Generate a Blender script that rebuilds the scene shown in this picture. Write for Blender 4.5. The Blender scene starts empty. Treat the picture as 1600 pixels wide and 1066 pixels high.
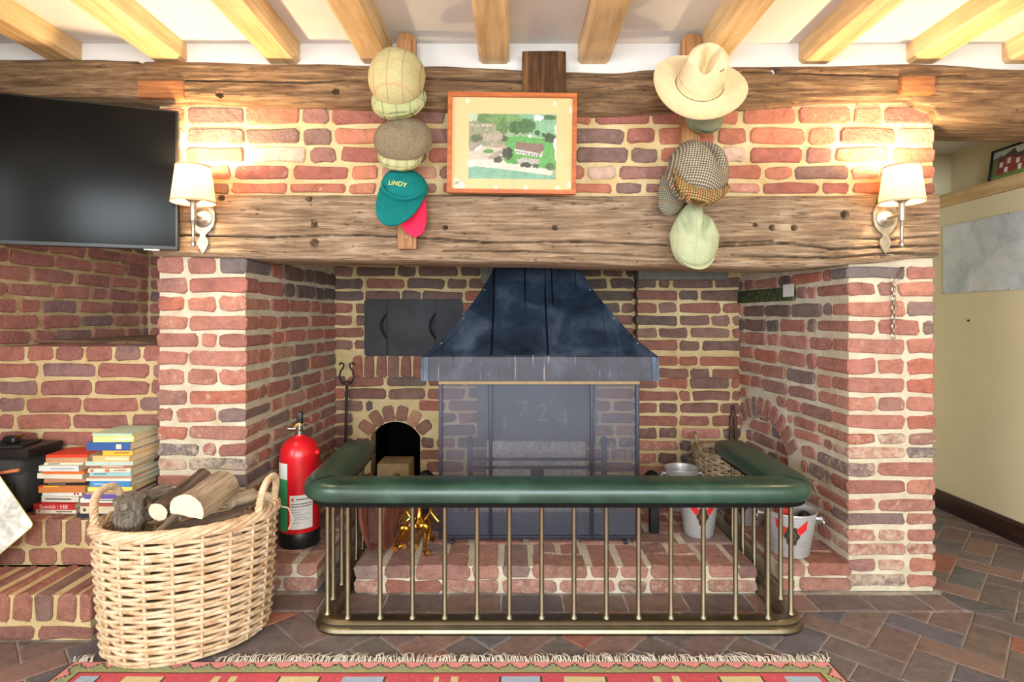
import bpy, bmesh, math, random
import numpy as np
from mathutils import Matrix, Vector, noise
R = random.Random(7)
PI = math.pi
scene = bpy.context.scene
COL = scene.collection

# ------------------------------------------------------------------ camera
cam_d = bpy.data.cameras.new('camera'); cam = bpy.data.objects.new('camera', cam_d); COL.objects.link(cam)
cam.location = (0.0, -2.2, 1.075); cam.rotation_euler = (PI/2, 0, 0)
cam_d.sensor_width = 36.0; cam_d.lens = 19.8; cam_d.shift_y = -0.02375; cam_d.clip_start = 0.02
scene.camera = cam

# ------------------------------------------------------------------ world, window daylight, exposure
wd = bpy.data.worlds.new('world'); scene.world = wd; wd.use_nodes = True
bg = wd.node_tree.nodes['Background']; bg.inputs[0].default_value = (0.80, 0.90, 1.0, 1); bg.inputs[1].default_value = 1.2
def area(name, loc, rot, sx, sy, power, col):
    l = bpy.data.lights.new(name, 'AREA'); l.shape = 'RECTANGLE'; l.size = sx; l.size_y = sy; l.energy = power; l.color = col
    o = bpy.data.objects.new(name, l); COL.objects.link(o); o.location = loc; o.rotation_euler = rot
    return o
# daylight through the two windows of the wall behind the camera and one in the left wall
area('window_back_offscreen', (-0.35, -4.93, 1.35), (PI/2, 0, 0), 1.5, 1.25, 96, (0.86, 0.94, 1.0))
area('window_back_offscreen', (1.50, -4.93, 1.35), (PI/2, 0, 0), 1.3, 1.25, 66, (0.86, 0.94, 1.0))
area('window_left_offscreen', (-2.03, -2.6, 1.35), (0, -PI/2, 0), 1.2, 1.5, 52, (0.90, 0.96, 1.0))
vs = scene.view_settings
vs.view_transform = 'Standard'; vs.look = 'None'; vs.gamma = 1.0; vs.use_curve_mapping = False; vs.exposure = 0.48

# ------------------------------------------------------------------ helpers
def c(r, g, b):
    def f(v):
        v /= 255.0
        return v/12.92 if v <= 0.04045 else ((v+0.055)/1.055)**2.4
    return (f(r), f(g), f(b), 1.0)

class NT:
    def __init__(s, name):
        s.m = bpy.data.materials.new(name); s.m.use_nodes = True
        s.t = s.m.node_tree; s.t.nodes.clear()
        s.out = s.n('ShaderNodeOutputMaterial'); s.b = s.n('ShaderNodeBsdfPrincipled')
        s.l(s.b.outputs[0], s.out.inputs[0])
    def n(s, t, **k):
        x = s.t.nodes.new(t)
        for a, v in k.items(): setattr(x, a, v)
        return x
    def l(s, a, b): s.t.links.new(a, b)
    def val(s, sock, v):
        if hasattr(v, 'is_output'): s.l(v, sock)
        else: sock.default_value = v
    def coord(s, scale=(1,1,1), rot=(0,0,0), rand=True, kind='Object'):
        tc = s.n('ShaderNodeTexCoord'); mp = s.n('ShaderNodeMapping')
        mp.inputs['Scale'].default_value = scale; mp.inputs['Rotation'].default_value = rot
        s.l(tc.outputs[kind], mp.inputs['Vector'])
        if rand:
            oi = s.n('ShaderNodeObjectInfo'); mu = s.n('ShaderNodeMath', operation='MULTIPLY'); mu.inputs[1].default_value = 37.0
            s.l(oi.outputs['Random'], mu.inputs[0]); s.l(mu.outputs[0], mp.inputs['Location'])
        return mp.outputs[0]
    def noise(s, vec, scale, detail=4, rough=0.55, dist=0.0):
        x = s.n('ShaderNodeTexNoise'); s.l(vec, x.inputs['Vector'])
        x.inputs['Scale'].default_value = scale; x.inputs['Detail'].default_value = detail
        x.inputs['Roughness'].default_value = rough; x.inputs['Distortion'].default_value = dist
        return x.outputs['Fac']
    def ramp(s, fac, stops, interp='LINEAR'):
        x = s.n('ShaderNodeValToRGB'); s.l(fac, x.inputs[0]); cr = x.color_ramp; cr.interpolation = interp
        while len(cr.elements) < len(stops): cr.elements.new(0.5)
        for e, (p, col) in zip(cr.elements, stops):
            e.position = p; e.color = col if len(col) == 4 else (*col, 1)
        return x.outputs[0]
    def mix(s, fac, a, b, mode='MIX'):
        x = s.n('ShaderNodeMix', data_type='RGBA', blend_type=mode)
        s.val(x.inputs[0], fac); s.val(x.inputs[6], a); s.val(x.inputs[7], b)
        return x.outputs[2]
    def math(s, op, a, b=0.0):
        x = s.n('ShaderNodeMath', operation=op); s.val(x.inputs[0], a); s.val(x.inputs[1], b)
        return x.outputs[0]
    def bump(s, h, strength=0.3, dist=0.01, normal=None):
        x = s.n('ShaderNodeBump'); x.inputs['Strength'].default_value = strength; x.inputs['Distance'].default_value = dist
        s.l(h, x.inputs['Height'])
        if normal is not None: s.l(normal, x.inputs['Normal'])
        s.l(x.outputs[0], s.b.inputs['Normal']); return x.outputs[0]
    def set(s, col=None, rough=None, metal=None, spec=None):
        if col is not None: s.val(s.b.inputs['Base Color'], col)
        if rough is not None: s.val(s.b.inputs['Roughness'], rough)
        if metal is not None: s.b.inputs['Metallic'].default_value = metal
        if spec is not None: s.b.inputs['Specular IOR Level'].default_value = spec
        return s

M = {}
G3 = lambda v: (v, v, v, 1)
def plain(key, col, rough=0.6, metal=0.0, spec=0.4, var=0.12, scale=30, bump=0.0, bscale=120):
    t = NT(key); v = t.coord()
    n = t.noise(v, scale, 4)
    f = t.ramp(n, [(0.3, G3(1-var)), (0.7, G3(1+var))])
    t.set(t.mix(1.0, col, f, 'MULTIPLY'), rough, metal, spec)
    if bump: t.bump(t.noise(v, bscale, 5), bump, 0.003)
    M[key] = t.m; return t.m

def mat_brick(key, pit=0.5):
    t = NT(key); v = t.coord(); oi = t.n('ShaderNodeObjectInfo')
    big = t.noise(v, 22, 5, 0.6, 0.6)
    f = t.ramp(big, [(0.25, G3(0.70)), (0.5, G3(1.0)), (0.75, G3(1.22))])
    col = t.mix(1.0, oi.outputs['Color'], f, 'MULTIPLY')
    spk = t.ramp(t.noise(v, 130, 5, 0.7), [(0.28, G3(0.35)), (0.40, G3(0.92)), (0.62, G3(1.0)), (0.75, G3(1.35))])
    col = t.mix(0.85, col, spk, 'MULTIPLY')
    lim = t.noise(v, 34, 6, 0.72, 0.3)
    sub = t.math('ADD', lim, oi.outputs['Alpha'])
    limf = t.ramp(sub, [(0.78, G3(0)), (1.12, G3(0.8))])
    col = t.mix(limf, col, c(224, 205, 180))
    t.set(col, 0.9, 0, 0.2)
    h1 = t.noise(v, 70, 6, 0.65); h2 = t.noise(v, 240, 3, 0.6)
    h = t.math('ADD', h1, t.math('MULTIPLY', h2, 0.35))
    t.bump(h, pit, 0.02); M[key] = t.m
mat_brick('brick', 0.75)
mat_brick('paver', 0.25)
M['paver'].node_tree.nodes['Principled BSDF'].inputs['Roughness'].default_value = 0.55

def mat_mortar(key, col, col2):
    t = NT(key); v = t.coord(rand=False)
    n = t.noise(v, 9, 6, 0.6); g = t.noise(v, 260, 3, 0.6)
    cc = t.ramp(n, [(0.3, col2), (0.65, col)])
    cc = t.mix(0.5, cc, t.ramp(g, [(0.3, G3(0.62)), (0.6, G3(1.05))]), 'MULTIPLY')
    t.set(cc, 0.95, 0, 0.1)
    h = t.math('ADD', t.noise(v, 60, 5, 0.6), t.math('MULTIPLY', g, 0.5))
    t.bump(h, 0.6, 0.01); M[key] = t.m
mat_mortar('mortar', c(224, 203, 158), c(196, 170, 118))
mat_mortar('mortar_pale', c(228, 218, 196), c(200, 186, 158))
mat_mortar('mortar_sooty', c(158, 138, 104), c(112, 94, 70))
mat_mortar('grout', c(206, 200, 190), c(158, 148, 138))

def mat_wood(key, light, mid, dark, axis='X', gscale=1.0, rough=0.75, bump=0.5, pores=0.6, rand=True, contrast=1.0, checks=0.0):
    t = NT(key)
    st = {'X': (1.2, 16, 16), 'Y': (16, 1.2, 16), 'Z': (16, 16, 1.2)}[axis]
    v = t.coord(tuple(a*gscale for a in st), rand=rand); vi = t.coord((gscale,)*3, rand=rand)
    n = t.noise(v, 2.2, 7, 0.65, 0.4); fine = t.noise(v, 11, 4, 0.7)
    blot = t.noise(vi, 4.0, 5, 0.6)
    cc = t.ramp(n, [(0.5-0.22/contrast, dark), (0.5, mid), (0.5+0.2/contrast, light)])
    cc = t.mix(0.5, cc, t.ramp(blot, [(0.3, G3(0.62)), (0.65, G3(1.15))]), 'MULTIPLY')
    cr = t.ramp(fine, [(0.26, G3(0.25)), (0.40, G3(1))])
    cc = t.mix(pores, cc, cr, 'MULTIPLY')
    if checks:
        v3 = t.coord({'X': (0.9, 22, 22), 'Y': (22, 0.9, 22), 'Z': (22, 22, 0.9)}[axis], rand=rand)
        w3 = t.noise(v3, 1.0, 3, 0.5, 0.3)
        ck = t.ramp(w3, [(0.485, G3(1)), (0.498, G3(0.18)), (0.508, G3(1))]); br = t.noise(vi, 7.0, 3)
        cc = t.mix(t.ramp(br, [(0.45, G3(0)), (0.58, G3(checks))]), cc, t.mix(1.0, cc, ck, 'MULTIPLY'))
        sp = t.ramp(t.noise(t.coord((30, 90, 90), rand=rand), 1.0, 2, 0.5), [(0.27, G3(0.25)), (0.31, G3(1))]); cc = t.mix(0.8, cc, sp, 'MULTIPLY')
    t.set(cc, rough, 0, 0.3)
    h = t.math('ADD', n, t.math('MULTIPLY', fine, 0.5))
    t.bump(h, bump, 0.01); M[key] = t.m
mat_wood('oak_lintel', c(198, 176, 150), c(158, 132, 106), c(92, 70, 52), 'X', 1.8, 0.85, 0.9, 0.8, checks=0.9)
mat_wood('oak_beam', c(174, 142, 108), c(130, 100, 72), c(66, 48, 34), 'X', 1.7, 0.85, 1.0, 0.85, checks=0.9)
mat_wood('repair_oak', c(178, 122, 78), c(150, 96, 58), c(104, 64, 40), 'X', 1.7, 0.7, 0.6, 0.5)
mat_wood('lichen_bark', c(206, 202, 190), c(150, 138, 124), c(84, 70, 58), 'X', 5.0, 0.95, 1.0, 0.7)
mat_wood('oak_joist', c(232, 204, 160), c(214, 180, 132), c(180, 140, 92), 'Y', 0.7, 0.6, 0.2, 0.15)
mat_wood('oak_post', c(122, 84, 50), c(78, 50, 30), c(34, 22, 14), 'Z', 1.2, 0.85, 0.9, 0.8)
mat_wood('oak_rack', c(186, 140, 94), c(160, 112, 70), c(120, 78, 46), 'Z', 1.2, 0.5, 0.2, 0.25)
mat_wood('dark_skirting', c(74, 46, 40), c(56, 34, 30), c(36, 22, 20), 'Y', 0.8, 0.4, 0.15, 0.2)
mat_wood('frame_wood', c(196, 116, 62), c(178, 96, 46), c(146, 74, 34), 'X', 1.5, 0.4, 0.1, 0.15)
mat_wood('green_timber', c(110, 116, 78), c(70, 76, 48), c(30, 30, 20), 'X', 1.2, 0.9, 0.9, 0.8)
mat_wood('bark', c(150, 128, 110), c(110, 90, 76), c(64, 50, 42), 'X', 2.2, 0.95, 1.0, 0.7)
mat_wood('split_wood', c(206, 190, 164), c(176, 156, 130), c(130, 110, 88), 'X', 2.2, 0.9, 0.7, 0.5)
mat_wood('bellows_wood', c(150, 96, 80), c(116, 68, 56), c(80, 46, 38), 'Z', 1.5, 0.5, 0.2, 0.3)
plain('cut_wood', c(232, 214, 184), 0.9, var=0.10, scale=60, bump=0.3)
plain('plaster_white', c(214, 210, 206), 0.9, var=0.03, scale=6, bump=0.1, bscale=40)
plain('plaster_cream', c(222, 210, 176), 0.85, var=0.03, scale=4, bump=0.12, bscale=50)
plain('iron', c(40, 40, 44), 0.55, 0.6, 0.5, 0.25, 20, 0.3, 90)
plain('iron_plate', c(58, 58, 62), 0.7, 0.2, 0.4, 0.22, 9, 0.3, 60)
plain('rust_iron', c(96, 66, 56), 0.7, 0.4, 0.4, 0.3, 30, 0.3, 120)
plain('pewter', c(176, 168, 156), 0.38, 0.85, 0.5, 0.2, 40, 0.3, 60)
plain('brass', c(196, 152, 66), 0.25, 1.0, 0.5, 0.15, 30)
plain('brass_dull', c(132, 124, 104), 0.40, 1.0, 0.5, 0.14, 14)
plain('steel_bar', c(46, 46, 62), 0.45, 0.3, 0.5, 0.12, 20)
plain('red_paint', c(206, 24, 34), 0.28, 0, 0.5, 0.04, 10)
plain('black_plastic', c(22, 22, 24), 0.4, 0, 0.5, 0.06)
plain('black_matt', c(16, 14, 13), 0.9, 0, 0.2, 0.1)
plain('chrome', c(205, 205, 208), 0.18, 1.0, 0.5, 0.04)
plain('white_label', c(226, 226, 220), 0.5, 0, 0.4, 0.03)
plain('green_label', c(58, 150, 96), 0.5, 0, 0.4, 0.12, 25)
plain('print_ink', c(70, 70, 76), 0.6)
plain('crest_red', c(216, 44, 44), 0.4)
plain('crest_dark', c(48, 44, 40), 0.5)
plain('crest_gold', c(150, 128, 84), 0.5)
plain('soot_black', c(14, 12, 11), 0.95, 0, 0.1, 0.2, 8)
plain('ash', c(204, 198, 194), 0.95, 0, 0.1, 0.3, 60, 1.0, 90)
plain('slate', c(120, 122, 116), 0.85, 0, 0.3, 0.2, 14, 0.6, 40)
plain('stone_block', c(176, 152, 112), 0.9, 0, 0.2, 0.15, 20, 0.4)
plain('mat_board', c(226, 186, 136), 0.85, 0, 0.2, 0.05, 8)
plain('tv_screen', c(7, 8, 9), 0.24, 0, 0.14, 0.02)
plain('fireback_iron', c(96, 98, 106), 0.7, 0.1, 0.4, 0.2, 9, 0.3, 60)
plain('fireback_relief', c(128, 130, 138), 0.6, 0.1, 0.4, 0.1)
plain('tv_bezel', c(16, 18, 19), 0.35, 0.0, 0.5, 0.05)
plain('pages', c(226, 208, 172), 0.9, 0, 0.2, 0.08, 40)
plain('bag_canvas', c(58, 58, 58), 0.85, 0, 0.3, 0.2, 30, 0.3, 300)
plain('bag_dark', c(34, 34, 36), 0.7, 0, 0.4, 0.15, 30, 0.2, 300)
plain('orange_trim', c(214, 128, 84), 0.7)
plain('flame_paper', c(190, 50, 44), 0.6)
plain('fringe', c(226, 218, 204), 0.95, 0, 0.1, 0.15, 60)
plain('hat_red', c(232, 44, 84), 0.8, 0, 0.2, 0.06, 30, 0.1, 400)
plain('embroidery', c(238, 214, 110), 0.7)
plain('leather_seam', c(22, 40, 34), 0.5)
plain('lamp_cord', c(170, 144, 106), 0.6)

# wicker
t = NT('wicker'); v = t.coord(rand=False)
n = t.noise(v, 26, 5, 0.6); n2 = t.noise(v, 160, 2)
cc = t.ramp(n, [(0.3, c(188, 152, 116)), (0.5, c(214, 188, 154)), (0.7, c(230, 212, 184))])
cc = t.mix(0.35, cc, t.ramp(n2, [(0.3, G3(0.6)), (0.55, G3(1.05))]), 'MULTIPLY')
t.set(cc, 0.6, 0, 0.35); M['wicker'] = t.m
t = NT('wicker_old'); v = t.coord(rand=False); n = t.noise(v, 30, 5)
t.set(t.ramp(n, [(0.3, c(120, 96, 72)), (0.65, c(190, 168, 138))]), 0.7); M['wicker_old'] = t.m

# smoke hood: blue-black painted steel with soot runs and pale drips that fall straight down
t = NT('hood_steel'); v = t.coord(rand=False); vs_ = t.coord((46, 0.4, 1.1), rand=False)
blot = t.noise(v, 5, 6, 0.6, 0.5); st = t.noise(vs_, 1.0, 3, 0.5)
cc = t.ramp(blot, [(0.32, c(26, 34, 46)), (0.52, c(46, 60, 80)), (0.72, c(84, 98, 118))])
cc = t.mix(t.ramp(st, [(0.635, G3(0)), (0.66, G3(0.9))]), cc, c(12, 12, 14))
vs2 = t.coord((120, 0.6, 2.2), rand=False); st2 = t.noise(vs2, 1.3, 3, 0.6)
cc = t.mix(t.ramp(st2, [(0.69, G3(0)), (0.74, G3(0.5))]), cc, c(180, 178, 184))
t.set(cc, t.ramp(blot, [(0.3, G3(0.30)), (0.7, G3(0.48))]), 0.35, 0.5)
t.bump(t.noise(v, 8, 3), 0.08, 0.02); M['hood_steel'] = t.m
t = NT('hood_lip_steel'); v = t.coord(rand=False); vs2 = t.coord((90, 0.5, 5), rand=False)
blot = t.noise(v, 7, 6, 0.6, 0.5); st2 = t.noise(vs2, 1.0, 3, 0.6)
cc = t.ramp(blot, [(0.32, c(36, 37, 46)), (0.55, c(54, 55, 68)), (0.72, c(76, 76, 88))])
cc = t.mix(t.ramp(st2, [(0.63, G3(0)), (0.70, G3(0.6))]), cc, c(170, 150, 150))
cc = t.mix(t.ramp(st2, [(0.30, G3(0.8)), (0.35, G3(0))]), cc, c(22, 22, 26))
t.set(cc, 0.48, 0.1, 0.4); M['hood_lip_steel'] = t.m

# fine woven wire gauze of the fire screen
t = NT('wire_gauze'); t.set(c(96, 100, 114), 0.5, 0.3, 0.4)
tr = t.n('ShaderNodeBsdfTransparent'); mx = t.n('ShaderNodeMixShader')
v = t.coord(rand=False); nn = t.ramp(t.noise(v, 5, 4), [(0.3, G3(0.28)), (0.7, G3(0.42))])
t.l(nn, mx.inputs[0]); t.l(tr.outputs[0], mx.inputs[1]); t.l(t.b.outputs[0], mx.inputs[2]); t.l(mx.outputs[0], t.out.inputs[0])
M['wire_gauze'] = t.m
# picture glass
t = NT('picture_glass'); t.set((1, 1, 1, 1), 0.03, 0, 0.5)
tr = t.n('ShaderNodeBsdfTransparent'); mx = t.n('ShaderNodeMixShader'); gl = t.n('ShaderNodeBsdfGlossy'); gl.inputs['Roughness'].default_value = 0.03
mx.inputs[0].default_value = 0.04
t.l(tr.outputs[0], mx.inputs[1]); t.l(gl.outputs[0], mx.inputs[2]); t.l(mx.outputs[0], t.out.inputs[0])
M['picture_glass'] = t.m
# lamp shade cloth and bulb
t = NT('shade_cloth'); t.set(c(250, 236, 212), 0.9, 0, 0.1)
tl = t.n('ShaderNodeBsdfTranslucent'); tl.inputs[0].default_value = c(255, 238, 206); mx = t.n('ShaderNodeMixShader'); mx.inputs[0].default_value = 0.55
t.l(t.b.outputs[0], mx.inputs[1]); t.l(tl.outputs[0], mx.inputs[2]); t.l(mx.outputs[0], t.out.inputs[0]); M['shade_cloth'] = t.m
t = NT('lit_bulb'); t.set((1, 0.9, 0.7, 1), 0.4); t.b.inputs['Emission Color'].default_value = (1.0, 0.78, 0.48, 1); t.b.inputs['Emission Strength'].default_value = 12; M['lit_bulb'] = t.m
plain('shade_trim', c(214, 176, 140), 0.8)
# green leather
t = NT('green_leather'); v = t.coord(rand=False); n = t.noise(v, 6, 6, 0.6); cr = t.noise(v, 260, 3)
sc_ = t.noise(t.coord((9, 60, 60), rand=False), 3.0, 4, 0.7)
cc = t.ramp(n, [(0.3, c(26, 52, 42)), (0.55, c(40, 72, 60)), (0.75, c(62, 96, 82))])
cc = t.mix(t.ramp(sc_, [(0.72, G3(0)), (0.78, G3(0.35))]), cc, c(170, 178, 160))
t.set(cc, t.ramp(n, [(0.3, G3(0.26)), (0.7, G3(0.40))]), 0, 0.6)
t.bump(cr, 0.05, 0.002); M['green_leather'] = t.m
# brushed aluminium
t = NT('aluminium'); v = t.coord((3, 3, 90), rand=True); n = t.noise(v, 6, 3)
t.set(t.ramp(n, [(0.3, c(186, 188, 192)), (0.7, c(222, 224, 228))]), 0.38, 0.45, 0.5); t.bump(n, 0.05, 0.002); M['aluminium'] = t.m
# vertex-colour print
def mat_print(key, rough=0.7, bump=0.0):
    t = NT(key); a = t.n('ShaderNodeVertexColor'); a.layer_name = 'print'
    cc = a.outputs[0]
    if bump:
        v = t.coord(rand=False); n = t.noise(v, 240, 3)
        cc = t.mix(0.45, cc, t.ramp(n, [(0.3, G3(0.6)), (0.65, G3(1.1))]), 'MULTIPLY'); t.bump(n, bump, 0.004)
    t.set(cc, rough, 0, 0.25); M[key] = t.m
mat_print('photo_print', 0.5); mat_print('rug_weave', 0.95, 0.5)
# map paper
t = NT('map_paper'); v = t.coord(rand=False); n = t.noise(v, 14, 8, 0.7, 1.0)
t.set(t.ramp(n, [(0.40, c(190, 192, 184)), (0.50, c(226, 226, 222)), (0.6, c(238, 236, 240))]), 0.7); M['map_paper'] = t.m
t = NT('wall_map'); v = t.coord(rand=False); n = t.noise(v, 5, 9, 0.7, 0.6)
t.set(t.ramp(n, [(0.35, c(166, 178, 188)), (0.5, c(198, 206, 212)), (0.68, c(222, 224, 226))]), 0.35, 0, 0.5); M['wall_map'] = t.m

# cloths
def mat_cloth(key, base, base2, lines=(), fine=500):
    """lines: (axis 0/2, period m, width fraction, offset, colour)"""
    t = NT(key); tc = t.n('ShaderNodeTexCoord'); sp = t.n('ShaderNodeSeparateXYZ'); t.l(tc.outputs['Object'], sp.inputs[0])
    v = t.coord(rand=False); n = t.noise(v, fine, 2, 0.6); b = t.noise(v, 18, 4)
    cc = t.mix(t.ramp(n, [(0.38, G3(0)), (0.62, G3(1))]), base, base2)
    cc = t.mix(0.4, cc, t.ramp(b, [(0.3, G3(0.75)), (0.7, G3(1.15))]), 'MULTIPLY')
    for ax, per, wf, off, col in lines:
        f = t.math('FRACT', t.math('ADD', t.math('DIVIDE', sp.outputs[ax], per), off + 100.0))
        cc = t.mix(t.math('MULTIPLY', t.math('LESS_THAN', f, wf), 0.75), cc, col)
    t.set(cc, 0.95, 0, 0.1); t.bump(n, 0.15, 0.002); M[key] = t.m
mat_cloth('tweed_sand', c(196, 184, 138), c(164, 156, 112), [(0, 0.052, 0.04, 0.30, c(150, 92, 52)), (2, 0.075, 0.03, 0.1, c(196, 130, 84))])
mat_cloth('tweed_green', c(186, 186, 138), c(154, 158, 112), [(0, 0.048, 0.06, 0.1, c(70, 92, 70)), (2, 0.05, 0.05, 0.45, c(84, 104, 78))])
mat_cloth('tweed_brown', c(152, 138, 112), c(92, 82, 66))
mat_cloth('tweed_pale', c(196, 194, 146), c(172, 170, 124), [(0, 0.034, 0.07, 0.1, c(92, 96, 72)), (0, 0.034, 0.05, 0.3, c(92, 96, 72)), (2, 0.036, 0.06, 0.2, c(120, 122, 88))])
mat_cloth('wool_greygreen', c(140, 142, 116), c(112, 116, 94))
mat_cloth('linen_sage', c(186, 192, 156), c(164, 172, 138), [(0, 0.06, 0.03, 0.2, c(150, 150, 116))])
mat_cloth('houndstooth', c(206, 190, 168), c(180, 162, 140), [(0, 0.0085, 0.48, 0, c(64, 62, 52)), (2, 0.0085, 0.48, 0, c(64, 62, 52))])
mat_cloth('houndstooth_gold', c(206, 168, 110), c(180, 142, 92), [(0, 0.0085, 0.48, 0, c(62, 62, 40)), (2, 0.0085, 0.48, 0, c(62, 62, 40)), (0, 0.04, 0.10, 0.2, c(156, 72, 44))])
mat_cloth('houndstooth_grey', c(176, 168, 148), c(150, 142, 124), [(0, 0.007, 0.48, 0, c(80, 84, 74)), (2, 0.007, 0.48, 0, c(80, 84, 74)), (2, 0.045, 0.10, 0.2, c(150, 110, 70))])
mat_cloth('cap_teal', c(26, 122, 120), c(18, 104, 104), fine=300)
mat_cloth('straw', c(236, 216, 176), c(214, 190, 146), fine=700)

# mesh builder
class MB:
    def __init__(s): s.v = []; s.f = []; s.mi = []
    def add(s, vs, fs, mi=0):
        o = len(s.v); s.v += [tuple(p) for p in vs]
        for f in fs: s.f.append(tuple(i+o for i in f)); s.mi.append(mi)
        return s
    def box(s, x0, x1, y0, y1, z0, z1, mi=0, mat=None):
        vs = [(x, y, z) for z in (z0, z1) for y in (y0, y1) for x in (x0, x1)]
        if mat is not None: vs = [mat @ Vector(p) for p in vs]
        return s.add(vs, [(0,2,3,1), (4,5,7,6), (0,1,5,4), (2,6,7,3), (0,4,6,2), (1,3,7,5)], mi)
    def bbox(s, x0, x1, y0, y1, z0, z1, b=0.004, mi=0, mat=None):
        """box with chamfered edges"""
        bm = bmesh.new(); bmesh.ops.create_cube(bm, size=1.0)
        for w in bm.verts: w.co = Vector(((x0+x1)/2 + w.co.x*(x1-x0), (y0+y1)/2 + w.co.y*(y1-y0), (z0+z1)/2 + w.co.z*(z1-z0)))
        bmesh.ops.bevel(bm, geom=bm.edges[:], offset=b, segments=2, affect='EDGES', profile=0.6)
        bm.verts.index_update()
        vs = [(mat @ w.co) if mat is not None else w.co.copy() for w in bm.verts]; fs = [tuple(w.index for w in f.verts) for f in bm.faces]
        bm.free(); return s.add(vs, fs, mi)
    def rings(s, rings, closed=True, caps=True, loop=False, mi=0):
        n = len(rings[0]); vs = [p for r in rings for p in r]; fs = []
        m = len(rings)
        for i in range(m if loop else m-1):
            a = i*n; b = ((i+1) % m)*n
            for j in range(n if closed else n-1):
                k = (j+1) % n; fs.append((a+j, a+k, b+k, b+j))
        if caps and closed and not loop:
            fs.append(tuple(range(n-1, -1, -1))); fs.append(tuple((m-1)*n+j for j in range(n)))
        return s.add(vs, fs, mi)
    def tube(s, pts, r, seg=8, loop=False, caps=True, mi=0):
        pts = [Vector(p) for p in pts]; n = len(pts); rs = r if isinstance(r, (list, tuple)) else [r]*n
        rings = []; up = None
        for i, p in enumerate(pts):
            if loop: t = pts[(i+1) % n] - pts[i-1]
            else: t = pts[min(i+1, n-1)] - pts[max(i-1, 0)]
            t.normalize()
            if up is None:
                up = Vector((0,0,1)) if abs(t.z) < 0.9 else Vector((1,0,0))
            up = (up - t*up.dot(t))
            if up.length < 1e-6: up = t.orthogonal()
            up.normalize(); q = t.cross(up)
            rings.append([p + (up*math.cos(a) + q*math.sin(a))*rs[i] for a in [2*PI*k/seg for k in range(seg)]])
        return s.rings(rings, True, caps, loop, mi)
    def lathe(s, prof, seg=32, center=(0,0,0), axis='Z', mi=0, caps=True, a0=0, a1=2*PI):
        full = abs(a1-a0-2*PI) < 1e-6; rings = []
        for r, z in prof:
            ring = []
            for k in range(seg if full else seg+1):
                a = a0+(a1-a0)*k/seg; p = (r*math.cos(a), r*math.sin(a), z)
                if axis == 'Y': p = (p[0], -p[2], p[1])
                elif axis == 'X': p = (p[2], p[0], p[1])
                ring.append((p[0]+center[0], p[1]+center[1], p[2]+center[2]))
            rings.append(ring)
        return s.rings(rings, full, caps, False, mi)
    def ball(s, ct, r, seg=14, sc=(1,1,1), mi=0):
        prof = [(max(1e-4, math.sin(PI*i/8)), -math.cos(PI*i/8)) for i in range(9)]
        rings = [[(ct[0]+r*sc[0]*p*math.cos(2*PI*k/seg), ct[1]+r*sc[1]*p*math.sin(2*PI*k/seg), ct[2]+r*sc[2]*z) for k in range(seg)] for p, z in prof]
        return s.rings(rings, True, True, False, mi)
    def poly(s, pts2, y0, y1, mat=None, mi=0):
        """polygon in local (x,z), extruded along y from y0 to y1"""
        n = len(pts2); vs = [(x, y0, z) for x, z in pts2] + [(x, y1, z) for x, z in pts2]
        if mat is not None: vs = [mat @ Vector(p) for p in vs]
        fs = [tuple(range(n)), tuple(range(2*n-1, n-1, -1))]
        for i in range(n):
            k = (i+1) % n; fs.append((i, i+n, k+n, k))
        return s.add(vs, fs, mi)
    def build(s, name, mats, parent=None, smooth=True, angle=40):
        me = bpy.data.meshes.new(name); me.from_pydata(s.v, [], s.f)
        for m in (mats if isinstance(mats, (list, tuple)) else [mats]): me.materials.append(M[m])
        for p, i in zip(me.polygons, s.mi): p.material_index = i
        bm = bmesh.new(); bm.from_mesh(me); bmesh.ops.recalc_face_normals(bm, faces=bm.faces); bm.to_mesh(me); bm.free()
        if smooth:
            me.shade_smooth()
            try: me.set_sharp_from_angle(angle=math.radians(angle))
            except Exception: pass
        o = bpy.data.objects.new(name, me); COL.objects.link(o)
        if parent is not None: o.parent = parent
        return o
def tag(o, label, cat, group=None):
    o['label'] = label; o['category'] = cat
    if group: o['group'] = group
    return o
def thing(name, label, cat, loc=(0,0,0), rotz=0, group=None):
    o = bpy.data.objects.new(name, None); COL.objects.link(o); o.location = loc; o.rotation_euler = (0, 0, rotz); o.empty_display_size = 0.05
    return tag(o, label, cat, group)
def struct(o, label=None):
    o['kind'] = 'structure'
    if label: o['label'] = label
    return o
def arc(cx, cz, r, a0, a1, n): return [(cx+r*math.cos(a0+(a1-a0)*i/n), cz+r*math.sin(a0+(a1-a0)*i/n)) for i in range(n+1)]
def at(px, py, Y):
    """world X, Z of a spot of the photograph that lies at depth Y"""
    d = Y+2.2
    return (px-800)*d/880, 1.075-(py-495)*d/880
def text_mesh(txt, size):
    cu = bpy.data.curves.new('lettering', 'FONT'); cu.body = txt; cu.size = size; cu.align_x = 'CENTER'; cu.align_y = 'CENTER'; cu.extrude = 0.0
    o = bpy.data.objects.new('lettering', cu); me = bpy.data.meshes.new_from_object(o)
    vs = [v.co.copy() for v in me.vertices]; fs = [tuple(p.vertices) for p in me.polygons]
    bpy.data.objects.remove(o); bpy.data.curves.remove(cu); bpy.data.meshes.remove(me)
    return vs, fs
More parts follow.
